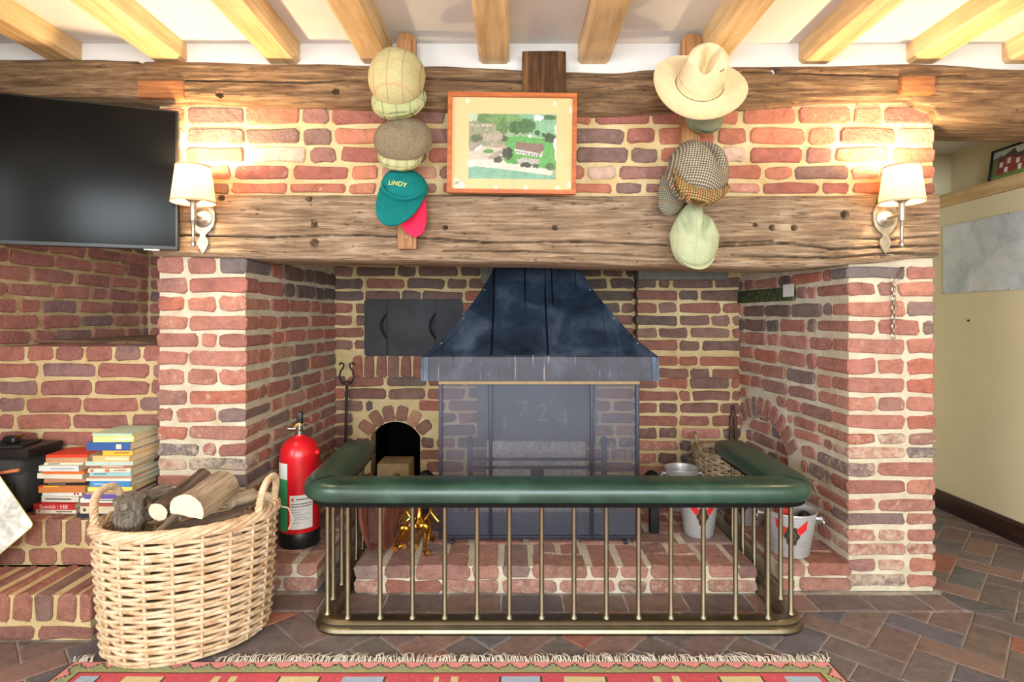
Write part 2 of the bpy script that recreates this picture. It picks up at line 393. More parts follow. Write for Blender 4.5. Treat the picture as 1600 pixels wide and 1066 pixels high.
# ------------------------------------------------------------------ bricks
_bm_cache = {}
def brick_mesh(w, h, d, var, mat='brick', jit=0.0042):
    w = round(w/0.004)*0.004; h = round(h/0.002)*0.002; d = round(d/0.005)*0.005
    key = (round(w, 4), round(h, 4), round(d, 4), var, mat, jit)
    if key in _bm_cache: return _bm_cache[key]
    rr = random.Random(hash((key[0], key[1], key[2], var)) & 0xffffff)
    cr = min(0.011, h*0.22)
    x, z = w/2, h/2
    out = [(-x+cr, -z), (0, -z), (x-cr, -z), (x, -z+cr), (x, z-cr), (x-cr, z), (0, z), (-x+cr, z), (-x, z-cr), (-x, -z+cr)]
    j = lambda s: rr.uniform(-s, s)
    out = [(a+j(jit), b+j(jit)) for a, b in out]
    ins = 0.0045
    front = [(a*(1-ins/x)+j(0.0008), j(0.0012), b*(1-ins/z)+j(0.0008)) for a, b in out]
    mid = [(a, 0.0045, b) for a, b in out]; back = [(a, d, b) for a, b in out]
    n = 10; vs = front+mid+back; fs = [tuple(range(n))]
    for r in (0, 1):
        for i in range(n):
            k = (i+1) % n; fs.append((r*n+i, (r+1)*n+i, (r+1)*n+k, r*n+k))
    me = bpy.data.meshes.new('brick'); me.from_pydata(vs, [], fs); me.materials.append(M[mat])
    me.validate(); me.update()
    _bm_cache[key] = me; return me
def add_brick(parent, W, u, v, w, h, d, col, lime=0.1, proud=0.0, rot=0.0, mat='brick', name='brick', jit=0.0042):
    o = bpy.data.objects.new(name, brick_mesh(w, h, d, R.randrange(4), mat, jit)); COL.objects.link(o)
    o.parent = parent
    o.matrix_local = W @ Matrix.Translation((u, -proud, v)) @ Matrix.Rotation(rot, 4, 'Y')
    o.color = (col[0], col[1], col[2], lime)
    return o
def jitter(col, s=0.10):
    k = R.uniform(1-s, 1+s); return tuple(max(0.0, x*k*R.uniform(1-s*0.4, 1+s*0.4)) for x in col[:3])
LIFT = 0.24
def pick(pal):
    p = pick0(pal); return tuple(a*(1-LIFT)+b*LIFT for a, b in zip(p, (0.58, 0.44, 0.38)))
def pick0(pal):
    t = R.uniform(0, sum(p[1] for p in pal))
    for col, w in pal:
        t -= w
        if t <= 0: return jitter(col)
    return jitter(pal[-1][0])
PAL_UP = [(c(190, 98, 62), 4), (c(206, 116, 80), 4), (c(164, 76, 58), 3), (c(150, 96, 84), 2), (c(118, 82, 74), 1.2), (c(216, 150, 124), 1), (c(226, 196, 170), 0.5)]
PAL_PIER = [(c(184, 112, 96), 4), (c(172, 98, 86), 4), (c(196, 122, 102), 3), (c(160, 106, 98), 2.5), (c(128, 102, 102), 1.6), (c(104, 96, 102), 0.7), (c(190, 96, 70), 1.2)]
PAL_SIDE = [(c(188, 108, 84), 4), (c(174, 96, 76), 4), (c(160, 106, 92), 3), (c(192, 98, 68), 2), (c(128, 98, 92), 1.4), (c(196, 136, 114), 1.2)]
PAL_RIN = PAL_PIER
PAL_BACK = [(c(148, 76, 52), 4), (c(126, 66, 50), 4), (c(166, 78, 48), 2.5), (c(104, 66, 56), 3), (c(136, 92, 76), 2)]
PAL_SOOT = [(c(70, 50, 46), 3), (c(58, 48, 50), 2), (c(96, 54, 44), 2.5), (c(84, 64, 60), 2)]
PAL_LEFT = [(c(176, 96, 82), 4), (c(190, 108, 88), 3), (c(164, 88, 78), 3), (c(150, 104, 102), 1.5), (c(130, 96, 96), 0.8)]
PAL_ALC = PAL_LEFT
PAL_STEP = [(c(156, 90, 70), 4), (c(142, 78, 64), 3), (c(170, 98, 74), 3), (c(128, 88, 78), 2), (c(112, 76, 70), 1)]
PAL_HEARTH = [(c(170, 112, 96), 3), (c(184, 128, 112), 3), (c(140, 96, 86), 2), (c(160, 86, 66), 1.5), (c(150, 124, 118), 1.5)]
PAL_FLOOR = [(c(126, 108, 102), 4), (c(116, 104, 102), 4), (c(138, 112, 104), 3), (c(108, 104, 108), 3), (c(156, 104, 90), 0.8), (c(184, 122, 98), 0.25)]

def row_split(L, first, ph=0.42, joint=0.0155, S=0.213, H=0.102):
    """brick edges along a course of length L; first = length of the first brick or None"""
    out = []; u = 0.0; prevh = False
    while u < L-0.02:
        w = first if (first and not out) else (H if (R.random() < ph and not prevh) else S)
        w *= R.uniform(0.94, 1.05) if not (first and not out) else 1
        prevh = w < 0.15
        if L-(u+w) < 0.055: w = L-u
        out.append((u, min(u+w, L))); u += w+joint*R.uniform(0.8, 1.35)
    return out
def courses(parent, W, L, rows, pal, lime=0.1, first=None, ph=0.42, depth=0.05, cut=None, endcap=None, palfn=None, limefn=None):
    """rows: (centre height, brick height). first(i) gives the corner brick's face length and its depth at u=0; endcap(i) the same at u=L"""
    for i, (zc, h) in enumerate(rows):
        u0, u1 = 0.0, L; pieces = []
        if first:
            w, d = first(i); pieces.append((0.0, w, d)); u0 = w+0.013
        if endcap:
            w, d = endcap(i); pieces.append((L-w, L, d)); u1 = L-w-0.013
        if u1-u0 > 0.02:
            for a, b in row_split(u1-u0, R.choice([None, 0.06, 0.102, 0.16]), ph): pieces.append((u0+a, u0+b, depth))
        for a, b, d in pieces:
            segs = [(a, b)]
            if cut:
                for h0, h1 in cut(zc, h):
                    ns = []
                    for p, q in segs:
                        if h1 <= p or h0 >= q: ns.append((p, q))
                        else:
                            if h0-p > 0.028: ns.append((p, h0-0.006))
                            if q-h1 > 0.028: ns.append((h1+0.006, q))
                    segs = ns
            for p, q in segs:
                if q-p < 0.024: continue
                um = (p+q)/2; pl = palfn(um, zc) if palfn else pal; lm = limefn(um, zc) if limefn else lime
                add_brick(parent, W, um, zc+R.uniform(-0.0015, 0.0015), q-p, h*R.uniform(0.95, 1.03), d, pick(pl), lm*R.uniform(0.4, 1.6), R.uniform(-0.001, 0.0035), R.uniform(-0.008, 0.008))
def zpx(ys, s=400.0): return [1.075+(495-y)/s for y in ys]
def with_h(zs, joint=0.0160):
    out = []
    for i, z in enumerate(zs):
        up = zs[i-1]-z if i > 0 else zs[0]-zs[1]; dn = z-zs[i+1] if i < len(zs)-1 else zs[-2]-zs[-1]
        out.append((z, min(up, dn)*0.5+(up+dn)*0.25-joint))
    return out
def arch_geo(ua, ub, zs, zc):
    s = (ub-ua)/2; h = zc-zs; r = (s*s+h*h)/(2*h); return (ua+ub)/2, zc-r, r, math.atan2(zs-(zc-r), s)
def arch_notch(ua, ub, zs, zc, z0, n=14):
    cx, cz, r, a = arch_geo(ua, ub, zs, zc)
    return [(ua, z0)]+[(cx+r*math.cos(PI-a-(PI-2*a)*i/n), cz+r*math.sin(PI-a-(PI-2*a)*i/n)) for i in range(n+1)]+[(ub, z0)]
def arch_cut(ua, ub, zs, zc, ring):
    cx, cz, r, a = arch_geo(ua, ub, zs, zc)
    def f(z, h):
        lo = z-h/2
        ro = r+ring
        if z+h/2 < zs: return [(ua, ub)]
        y = max(lo-cz, 0.0)
        if y >= ro: return []
        x = math.sqrt(ro*ro-y*y); k = (math.pi/2-a); lim = ro*math.sin(k)
        x = min(x, lim+0.02); return [(cx-x, cx+x)]
    return f
def voussoirs(parent, W, ua, ub, zs, zc, ring, n, pal, depth=0.08, lime=0.1):
    cx, cz, r, a = arch_geo(ua, ub, zs, zc)
    for i in range(n):
        t = PI-a-(PI-2*a)*(i+0.5)/n; w = (PI-2*a)*(r+ring*0.5)/n-0.010; rm = r+ring/2
        add_brick(parent, W, cx+rm*math.cos(t), cz+rm*math.sin(t), w, ring-0.006, depth, pick(pal), lime, R.uniform(0, 0.003), -(t-PI/2) )

ROWS_R = with_h(zpx([427, 452, 483, 512, 541, 573, 603, 632, 659.5, 686, 708, 734.6, 761.6, 790, 812, 837, 859, 884, 908]))
ROWS_L = with_h(zpx([414, 446, 475, 504.6, 532, 560, 590, 621, 649, 676.5, 703, 727, 752, 778, 804, 830, 856, 882, 908]))
I4 = Matrix.Identity(4)
def wallM(x0, y0, x1, y1):
    return Matrix.Translation((x0, y0, 0)) @ Matrix.Rotation(math.atan2(y1-y0, x1-x0), 4, 'Z'), math.hypot(x1-x0, y1-y0)

# left pier: front face and inner side
LX0, LX1, LXB, BY = -1.3875, -1.0375, -0.995, 0.985
RX0, RX1, RXB = 1.3125, 1.655, 1.25
mb = MB(); e = 0.007
mb.rings([[(LX0+e, e, z), (LX1-e, e, z), (LX1-e, 0.2, z), (LXB-e+0.005, 1.10, z), (LX0+e, 1.10, z)] for z in (0.0, 1.50)])
mb.box(LX1-0.06, LX1-e, 0.25, 1.1, 1.48, 2.05)
pier_l = struct(mb.build('wall_pier_left', 'mortar_pale', smooth=False), 'left brick pier of the fireplace with its inner side')
S_, H_ = 0.222, 0.108
def q(i, odd): return ((S_, H_) if (i+odd) % 2 else (H_, S_))
mlime = lambda u, z: 0.16 + (0.12 if z < 0.62 else 0.0)
courses(pier_l, Matrix.Translation((LX0, 0, 0)), LX1-LX0, ROWS_L, PAL_PIER, 0.16, endcap=lambda i: q(i, 0), ph=0.5, limefn=mlime)
Wl, Ll = wallM(LX1-(LXB-LX1)*0.2/(BY-0.2), 0, LXB, BY)
WS = Wl @ Matrix.Translation((0.0, 0, 0))
def side_rows(parent, W, L, rows, pal, startfn, cut=None, palfn=None, lime=0.1, rev=False, limefn=None):
    for i, (zc, h) in enumerate(rows):
        s = startfn(i)+0.013; Lr = L-s
        for a, b in row_split(Lr, R.choice([None, 0.06, 0.102, 0.16]), 0.45):
            p, r_ = (s+a, s+b) if not rev else (L-s-b, L-s-a)
            segs = [(p, r_)]
            if cut:
                for h0, h1 in cut(zc, h):
                    ns = []
                    for x, y in segs:
                        if h1 <= x or h0 >= y: ns.append((x, y))
                        else:
                            if h0-x > 0.028: ns.append((x, h0-0.006))
                            if y-h1 > 0.028: ns.append((h1+0.006, y))
                    segs = ns
            for x, y in segs:
                if y-x < 0.024: continue
                um = (x+y)/2
                add_brick(parent, W, um, zc+R.uniform(-0.002, 0.002), y-x, h*R.uniform(0.93, 1.03), 0.05, pick(palfn(um, zc) if palfn else pal), (limefn(um, zc) if limefn else lime)*R.uniform(0.4, 1.6), R.uniform(-0.001, 0.004), R.uniform(-0.012, 0.012))
side_rows(pier_l, Wl, Ll, ROWS_L, PAL_SIDE, lambda i: q(i, 0)[1], lime=0.10, palfn=lambda u, z: PAL_SOOT if (u > 0.35 and z > 1.13 and R.random() < 0.75) else PAL_SIDE)

# right pier: front block, inner side with a low arched opening
mb = MB()
mb.box(RX0+e, RX1-e, e, 0.42, 0, 1.50)
Wr, Lr = wallM(RXB, BY, RX0+(RX0-RXB)*0.2/(BY-0.2), 0.0)
AU0, AU1, AZS, AZC = 0.06, 0.535, 0.415, 0.560            # arch, measured from the back corner
outline = [(0-0.02, 0.0)] + arch_notch(AU0, AU1, AZS, AZC, 0.0) + [(Lr-0.02, 0.0), (Lr-0.02, 1.5), (Lr-0.25, 1.5), (Lr-0.25, 2.05), (-0.02, 2.05)]
mb.poly(outline, e, 0.05, Wr)
mb.box(-0.1, 0.70, 0.046, 0.20, 0.0, 0.8, 0, Wr)            # back of the recess
mb.box(RX0+0.28, RX1-e, 0.40, 1.10, 0, 2.05); mb.box(RXB+0.02, RX1-e, 1.0, 1.10, 0, 2.05)
pier_r = struct(mb.build('wall_pier_right', 'mortar_pale', smooth=False), 'right brick pier of the fireplace with an arched recess in its inner side')
courses(pier_r, Matrix.Translation((RX0, 0, 0)), RX1-RX0, ROWS_R, PAL_PIER, 0.14, first=lambda i: q(i, 1), ph=0.5, limefn=mlime)
acut = arch_cut(AU0, AU1, AZS, AZC, 0.105)
plank_cut = lambda z, h: [(0.0, 0.60)] if 1.150 < z < 1.225 else []
side_rows(pier_r, Wr, Lr, ROWS_R, PAL_RIN, lambda i: q(i, 1)[1], cut=lambda z, h: acut(z, h)+plank_cut(z, h), lime=0.16, rev=True, limefn=lambda u, z: 0.22 if z < 0.6 else 0.14,
          palfn=lambda u, z: PAL_SOOT if (u < 0.55 and z > 0.95 and R.random() < 0.5) else PAL_RIN)
voussoirs(pier_r, Wr, AU0, AU1, AZS, AZC, 0.105, 11, PAL_RIN, lime=0.22)
courses(pier_r, Wr @ Matrix.Translation((-0.02, 0.038, 0)), 0.64, [(0.16+0.067*i, 0.053) for i in range(8)], PAL_RIN, 0.12)
# timber built into the inner right side, with a white card
mb = MB(); mb.bbox(0.01, 0.60, -0.012, 0.05, 1.150, 1.215, 0.006, 0, Wr); mb.build('timber_plank', 'green_timber', pier_r)
mb = MB(); mb.box(0.53, 0.615, -0.0145, -0.0125, 1.168, 1.226, 0, Wr); cd = mb.build('paper_card', 'white_label'); tag(cd, 'small white paper card pinned on the mossy timber in the inner right brick wall', 'card')

# back wall with oven mouth
Wb = Matrix.Translation((LXB-0.01, BY, 0)); LB = RXB-LXB+0.02
OX0, OX1 = -0.800-LXB+0.01, -0.520-LXB+0.01; OZS, OZC = 0.395, 0.480
mb = MB()
mb.poly([(-0.05, 0)] + arch_notch(OX0, OX1, OZS, OZC, 0.16) [0:1] + arch_notch(OX0, OX1, OZS, OZC, 0.16)[1:] + [(OX1, 0.0)] + [(LB+0.05, 0), (LB+0.05, 2.05), (-0.05, 2.05)], e, 0.12, Wb)
wall_b = struct(mb.build('wall_back', 'mortar', smooth=False), 'sooty brick back wall of the fireplace')
mb = MB(); mb.box(OX0-0.03, OX1+0.03, 0.11, 0.13, 0.10, 0.60, 0, Wb @ Matrix.Translation((0, 0.42, 0)))
for x in (OX0-0.03, OX1+0.01): mb.box(x, x+0.02, 0.115, 0.55, 0.10, 0.6, 0, Wb)
mb.box(OX0-0.03, OX1+0.03, 0.115, 0.55, 0.56, 0.6, 0, Wb); mb.box(OX0-0.03, OX1+0.03, 0.10, 0.55, 0.10, 0.16, 0, Wb)
mb.build('oven_cavity', 'soot_black', wall_b)
rb = []
z = 1.400
while z > 0.10: rb.append((z, 0.0555)); z -= 0.0692
SOLD_Z = 0.797
rows_b = [(zz, h) for zz, h in rb if not (SOLD_Z-0.085 < zz < SOLD_Z+0.085)]
ocut = arch_cut(OX0, OX1, OZS, OZC, 0.095)
def bcut(z, h):
    k = ocut(z, h)
    if 0.84 < z < 1.185: k.append((0.20, 0.70))              # behind the iron oven door
    if z > 1.33: k.append((0.83, 0.99))
    return k
def bpal(u, z):
    if z > 1.13: return PAL_SOOT if R.random() < (0.85 if u < 1.72 else 0.45) else PAL_BACK
    if z < 0.45 and u > 1.6: return PAL_RIN if R.random() < 0.6 else PAL_SOOT
    return PAL_BACK if R.random() < 0.85 else PAL_SOOT
PU = 0.690-LXB+0.01; PJ = 0.080
mb = MB(); mb.box(PU+e, LB+0.05, -PJ+e, 0.02, 0, 2.05, 0, Wb); mb.build('projecting_brickwork', 'mortar', wall_b, smooth=False)
Wp = Wb @ Matrix.Translation((PU, -PJ, 0))
courses(wall_b, Wp, LB-PU, rows_b, PAL_BACK, 0.08, first=lambda i: q(i, 0)[0:1]+(0.085,), cut=lambda z, h: ([(0.0, 0.6)] if z > 1.33 else []), palfn=lambda u, z: bpal(u+PU, z), limefn=lambda u, z: 0.2 if z < 0.45 else 0.06)
courses(wall_b, Wb, PU-0.004, rows_b, PAL_BACK, 0.08, cut=bcut, palfn=bpal, limefn=lambda u, z: 0.2 if (z < 0.45 and u > 1.0) else 0.06)
# soldier course under the oven door; ordinary bricks further right
u = 0.10
while u < 0.80:
    add_brick(wall_b, Wb, u+0.03, SOLD_Z-0.005, 0.056, 0.120, 0.05, pick(PAL_BACK), 0.05, 0.006); u += 0.0685
courses(wall_b, Wb @ Matrix.Translation((0.82, 0, 0)), PU-0.82, [(SOLD_Z+0.033, 0.054), (SOLD_Z-0.036, 0.054)], PAL_BACK, 0.06)
courses(wall_b, Wp, LB-PU, [(SOLD_Z+0.033, 0.054), (SOLD_Z-0.036, 0.054)], PAL_BACK, 0.06, first=lambda i: (0.108 if i else 0.222, 0.085))
voussoirs(wall_b, Wb, OX0, OX1, OZS, OZC, 0.095, 6, [(c(176, 110, 76), 3), (c(196, 134, 100), 1), (c(140, 84, 60), 2)], lime=0.05)
# slate stones high in the back wall
for u0, u1, z0, z1, pr in ((PU, 2.19, 1.275, 1.385, PJ+0.03), (0.83, 0.99, 1.26, 1.385, 0.02)):
    mb = MB(); mb.bbox(u0, u1, -pr, 0.04, z0, z1, 0.012, 0, Wb); mb.build('stone', 'slate', wall_b)

# chimney breast above the lintel
mb = MB(); mb.box(LX0+e, RX1-e, e, 0.24, 1.52, 1.99)
wall_c = struct(mb.build('wall_chimney', 'mortar', smooth=False), 'brick chimney breast between the two old beams')
rows_c = [(1.9325, 0.05), (1.862, 0.066), (1.782, 0.060), (1.708, 0.058), (1.639, 0.050), (1.578, 0.040)]
courses(wall_c, Matrix.Translation((LX0, 0, 0)), RX1-LX0, rows_c, PAL_UP, 0.14, ph=0.62)
# chimney void closed above
mb = MB(); mb.box(LX0, RX1, 0.02, 1.12, 2.05, 2.10); struct(mb.build('trim_4', 'soot_black', smooth=False), 'sooty closure of the chimney throat')

# left: side wall, bench wall, alcove back
SX = -2.10
mb = MB(); mb.box(SX-0.15, SX-e, -0.6, 1.2, 0, 2.2); mb.box(SX-0.15, SX-e, -5.0, -3.4, 0, 2.2); mb.box(SX-0.15, SX-e, -3.4, -1.8, 0, 0.72); mb.box(SX-0.15, SX-e, -3.4, -1.8, 1.98, 2.2); mb.box(SX-0.15, SX-e, -1.8, -0.6, 0, 2.2)
wall_l = struct(mb.build('wall_left', 'mortar', smooth=False), 'brick left side wall behind the television')
courses(wall_l, wallM(SX, -1.0, SX, 1.05)[0], 2.05, [(0.985+0.0685*i, 0.055) for i in range(16)], PAL_ALC, 0.05, ph=0.35)
courses(wall_l, wallM(SX, -1.0, SX, 0.09)[0], 1.09, [(0.985-0.0685*i, 0.055) for i in range(1, 14)], PAL_ALC, 0.05, ph=0.3)
mb = MB(); mb.box(SX-0.02, LX0+0.02, 1.05+e, 1.15, 0.5, 2.2); wall_al = struct(mb.build('wall_alcove', 'mortar', smooth=False), 'brick end wall of the alcove left of the pier')
courses(wall_al, Matrix.Translation((SX+0.01, 1.05, 0)), 0.70, [(0.985+0.0685*i, 0.055) for i in range(8)], PAL_ALC, 0.04, ph=0.3)
BZ = 0.957
mb = MB(); mb.box(SX, LX0+0.01, 0.10+e, 1.06, 0.0, BZ-0.006)
wall_bench = struct(mb.build('wall_bench', 'mortar', smooth=False), 'low brick wall of the alcove ledge above the books')
rows_bn = [(0.925, 0.058)]+[(0.925-0.070*i, 0.056) for i in range(1, 10)]
for i, (zc, h) in enumerate(rows_bn):
    W = Matrix.Translation((SX, 0.10, 0)); L = LX0-SX
    if i == 0:
        uu = 0.0
        while uu < L-0.05:
            w = min(0.105, L-uu); add_brick(wall_bench, W, uu+w/2, zc, w, h, 0.2, pick(PAL_LEFT), 0.12, R.uniform(0, 0.004)); uu += w+0.014
    else: courses(wall_bench, W, L, [(zc, h)], PAL_LEFT, 0.10, ph=0.1)
mb = MB(); mb.bbox(SX, LX0, 0.30, 1.05, BZ-0.006, BZ+0.012, 0.004); mb.build('ledge_board', 'oak_beam', wall_bench)

# brick steps at the left
def rowlock_step(nm, label, x0, x1, yf, yb, zt, hr, hs, zb):
    mb = MB(); mb.box(x0, x1-0.006, yf+0.006, yb, zb, zt-0.005); o = struct(mb.build(nm, 'mortar', smooth=False), label)
    W = Matrix.Translation((x0, yf, 0)); u = 0.0; L = x1-x0
    while u < L-0.03:
        w = min(0.060, L-u)
        add_brick(o, W, u+w/2, zt-hr/2+R.uniform(0, 0.002), w, hr, min(yb-yf, 0.215), pick(PAL_STEP), 0.04, R.uniform(0, 0.004)); u += w+0.014
    courses(o, W, L, [(zb+hs/2+0.004, hs)], PAL_STEP, 0.05, ph=0.1, depth=0.09)
    return o
rowlock_step('wall_step_upper', 'upper brick step carrying the books', SX, LX0-0.005, -0.114, 0.10, 0.3236, 0.098, 0.058, 0.153)
rowlock_step('wall_step_lower', 'lower brick step beside the log basket', SX, -1.395, -0.334, -0.114, 0.153, 0.090, 0.044, 0.0)

# hearth: middle block and two side ledges
HZ = 0.109
mb = MB(); mb.box(-0.605, 0.945, -0.012, BY, 0, HZ-0.004); hearth = struct(mb.build('floor_hearth', 'mortar_pale', smooth=False), 'raised brick hearth in the middle of the fireplace')
Wh = Matrix.Translation((-0.612, -0.02, 0)); u = 0.0; k = 0; HL = 1.564
seq = [1, 1, 2, 1, 1, 2, 1, 1, 2, 1, 1, 2]
TB = 0.050
def top_brick(par, x0, x1, y0, y1, zt=HZ, pal=PAL_HEARTH, lime=0.16):
    add_brick(par, Matrix.Translation((0, y0, 0)), (x0+x1)/2, zt-TB/2+R.uniform(-0.001, 0.002), x1-x0, TB, y1-y0, pick(pal), lime*R.uniform(0.5, 1.6), 0)
while u < HL-0.04:
    if seq[k % len(seq)] == 1:
        w = min(0.104, HL-u); top_brick(hearth, -0.612+u, -0.612+u+w, -0.02, 0.19)
    else:
        w = min(0.212, HL-u); top_brick(hearth, -0.612+u, -0.612+u+w, -0.02, 0.083); top_brick(hearth, -0.612+u, -0.612+u+w*0.5-0.005, 0.094, 0.19); top_brick(hearth, -0.612+u+w*0.5+0.005, -0.612+u+w, 0.094, 0.19)
    u += w+0.013; k += 1
for r_ in range(4):
    y0 = 0.203+r_*0.118; 
    for a, b in row_split(HL, R.choice([None, 0.102]), 0.2): top_brick(hearth, -0.612+a, -0.612+b, y0, y0+0.105, lime=0.1)
courses(hearth, Wh, HL, [(0.028, 0.048)], PAL_HEARTH, 0.2, ph=0.25, depth=0.09)
for nm, x0, x1, lb in (('floor_ledge_left', LX1-0.03, -0.765, 'low brick ledge at the left of the hearth under the extinguisher'), ('floor_ledge_right', 1.045, RX0+0.02, 'low brick ledge at the right of the hearth under the buckets')):
    mb = MB(); mb.box(x0, x1, 0.008, BY, 0, HZ-0.004); o = struct(mb.build(nm, 'mortar_pale', smooth=False), lb)
    for r_ in range(7):
        y0 = 0.0+r_*0.118
        for a, b in row_split(x1-x0, None, 0.3): top_brick(o, x0+a, x0+b, y0, y0+0.105, lime=0.08)
    courses(o, Matrix.Translation((x0, 0, 0)), x1-x0, [(0.028, 0.048)], PAL_HEARTH, 0.2, ph=0.2, depth=0.09)

# ------------------------------------------------------------------ floor of brick pavers laid in herringbone
WR = 2.41
mb = MB(); mb.box(SX-0.15, WR+0.25, -5.10, 1.75, -0.1, -0.004); floor = struct(mb.build('floor', 'grout', smooth=False), 'floor of worn brick pavers laid in herringbone')
def paver_mesh_poly(poly):
    n = len(poly); cx = sum(p[0] for p in poly)/n; cy = sum(p[1] for p in poly)/n
    def inset(k):
        out = []
        for i in range(n):
            p0, p1, p2 = Vector(poly[i-1]), Vector(poly[i]), Vector(poly[(i+1) % n])
            e1 = (p1-p0).normalized(); e2 = (p2-p1).normalized(); n1 = Vector((-e1.y, e1.x)); n2 = Vector((-e2.y, e2.x))
            d = n1+n2; d = d/(max(0.3, d.dot(n1))) if d.length > 1e-6 else n1
            out.append((p1.x+d.x*k-cx, p1.y+d.y*k-cy))
        return out
    a, b = inset(0.0024), inset(0.006)
    vs = [(x, y, 0.0) for x, y in b]+[(x, y, -0.0025) for x, y in a]+[(x, y, -0.02) for x, y in a]
    fs = [tuple(range(n))]
    for r_ in (0, 1):
        for i in range(n):
            k = (i+1) % n; fs.append((r_*n+i, (r_+1)*n+i, (r_+1)*n+k, r_*n+k))
    me = bpy.data.meshes.new('paver'); me.from_pydata(vs, [], fs); me.materials.append(M['paver']); me.validate()
    return me, (cx, cy)
def clip(poly, a, b, cc):
    out = []
    for i in range(len(poly)):
        p, q2 = poly[i], poly[(i+1) % len(poly)]; dp = a*p[0]+b*p[1]-cc; dq = a*q2[0]+b*q2[1]-cc
        if dp >= 0: out.append(p)
        if dp*dq < 0:
            t_ = dp/(dp-dq); out.append((p[0]+(q2[0]-p[0])*t_, p[1]+(q2[1]-p[1])*t_))
    return out
def area2(p): return 0.5*sum(p[i][0]*p[(i+1) % len(p)][1]-p[(i+1) % len(p)][0]*p[i][1] for i in range(len(p)))
_pv = {}
def add_paver(poly, key=None):
    if area2(poly) < 0: poly = poly[::-1]
    if abs(area2(poly)) < 0.0012: return
    if key is not None and key in _pv:
        me = _pv[key]; n = len(poly); cx = sum(p[0] for p in poly)/n; cy = sum(p[1] for p in poly)/n
    else:
        me, (cx, cy) = paver_mesh_poly(poly)
        if key is not None: _pv[key] = me
    o = bpy.data.objects.new('paver', me); COL.objects.link(o); o.parent = floor
    o.location = (cx, cy, R.uniform(-0.0006, 0.0012)); o.rotation_euler = (R.uniform(-0.004, 0.004), R.uniform(-0.004, 0.004), 0)
    col = pick0(PAL_FLOOR); o.color = (*col, 0.10*R.uniform(0.3, 1.6))
PW = 0.108; A45 = math.radians(45); ca, sa = math.cos(A45), math.sin(A45)
def rp(x, y): return (0.31+x*ca-y*sa, -0.30+x*sa+y*ca)
for ix in range(-34, 34):
    for iy in range(-34, 34):
        m_ = (ix-iy) % 4
        if m_ == 0: rc = (ix, iy, ix+2, iy+1)
        elif m_ == 3: rc = (ix, iy, ix+1, iy+2)
        else: continue
        x0, y0, x1, y1 = [v_*PW for v_ in rc]
        poly = [rp(x0, y0), rp(x1, y0), rp(x1, y1), rp(x0, y1)]
        cx = sum(p[0] for p in poly)/4; cy = sum(p[1] for p in poly)/4
        if cy < -0.78 or cy > 1.62 or cx > WR+0.1 or cx < SX-0.1: continue
        if -1.2 < cx < 0.85 and cy < -0.58: continue                  # under the rug
        main = clip(poly, 0, -1, 0.148)                                # nearer than the border course
        if cx < WR+0.1: main = clip(main, -1, 0, -(WR-0.004)) if len(main) > 2 else main
        if len(main) > 2: main = clip(main, 1, 0, SX+0.004)
        if len(main) > 2: 
            if cx < -1.2: main2 = clip(main, 0, -1, 0.335) if cx < -1.40 else main
            else: main2 = main
            if len(main2) > 2: add_paver(main2, m_ if (len(main2) == 4 and abs(abs(area2(main2))-2*PW*PW) < 1e-6) else None)
        if cx > 1.60:                                                  # passage beyond the pier
            far = clip(clip(poly, 0, 1, -0.148), 1, 0, 1.66) if len(clip(poly, 0, 1, -0.148)) > 2 else []
            if len(far) > 2: far = clip(far, -1, 0, -(WR-0.004))
            if len(far) > 2: add_paver(far, m_ if (len(far) == 4 and abs(abs(area2(far))-2*PW*PW) < 1e-6) else None)
u = -1.385
while u < 1.655:                                                       # border course along the foot of the wall
    w = min(0.225*R.uniform(0.9, 1.08), 1.655-u)
    if w > 0.03: add_paver([(u, -0.145), (u+w, -0.145), (u+w, -0.022), (u, -0.022)])
    u += w+0.003
for x0, x1 in ((-0.765, -0.605), (0.945, 1.045)):                      # floor channels beside the hearth
    y = -0.018
    while y < 0.9: add_paver([(x0, y), (x1, y), (x1, y+0.21), (x0, y+0.21)]); y += 0.213

# ------------------------------------------------------------------ old timbers
def fbm(x, y, z, o=4):
    a = 0; k = 1.0; s = 0
    for i in range(o): a += k*noise.noise((x, y, z)); s += k; x *= 2.03; y *= 2.03; z *= 2.03; k *= 0.5
    return a/s
def timber(name, x0, x1, zb, zt, yf, yb, nx, nz, mat, seed, holes=(), cracks=(), amp=0.006, rnd=0.02):
    rings = []
    for i in range(nx+1):
        x = x0+(x1-x0)*i/nx; b0, t0 = zb(x), zt(x); ring = []
        for j in range(nz+1):
            f = j/nz; z = b0+(t0-b0)*f
            ed = min(f, 1-f)*(t0-b0); rd = max(0.0, 1-ed/rnd); y = yf(x)+rnd*0.6*rd*rd
            y += amp*(0.9*fbm(x*2.2+seed, z*26, seed, 4)+0.45*fbm(x*9, z*60+seed, seed+3, 2))
            z += 0.004*fbm(x*6+seed, f*3, seed+9, 3)
            for hx, hz, hr in holes:
                d = math.hypot(x-hx, z-hz)
                if d < hr*1.5: y += 0.050*max(0, min(1, (hr*1.5-d)/(hr*0.6)))
            for pts, wd, dp in cracks:
                for (ax, az), (bx, bz) in zip(pts, pts[1:]):
                    if min(ax, bx)-0.02 <= x <= max(ax, bx)+0.02:
                        t_ = 0 if bx == ax else max(0, min(1, (x-ax)/(bx-ax)))
                        zz = az+(bz-az)*t_+0.003*noise.noise((x*14, seed, az*9)); dd = abs(z-zz)
                        if dd < wd: y += dp*(1-dd/wd)
            ring.append((x, y, z))
        ring += [(x, (yf(x)*0.35+yb*0.65), t0), (x, yb, t0), (x, yb, b0), (x, (yf(x)*0.35+yb*0.65), b0+0.004*fbm(x*7, seed, 2, 3))]
        rings.append(ring)
    mb = MB(); mb.rings(rings); return mb.build(name, mat, angle=60)
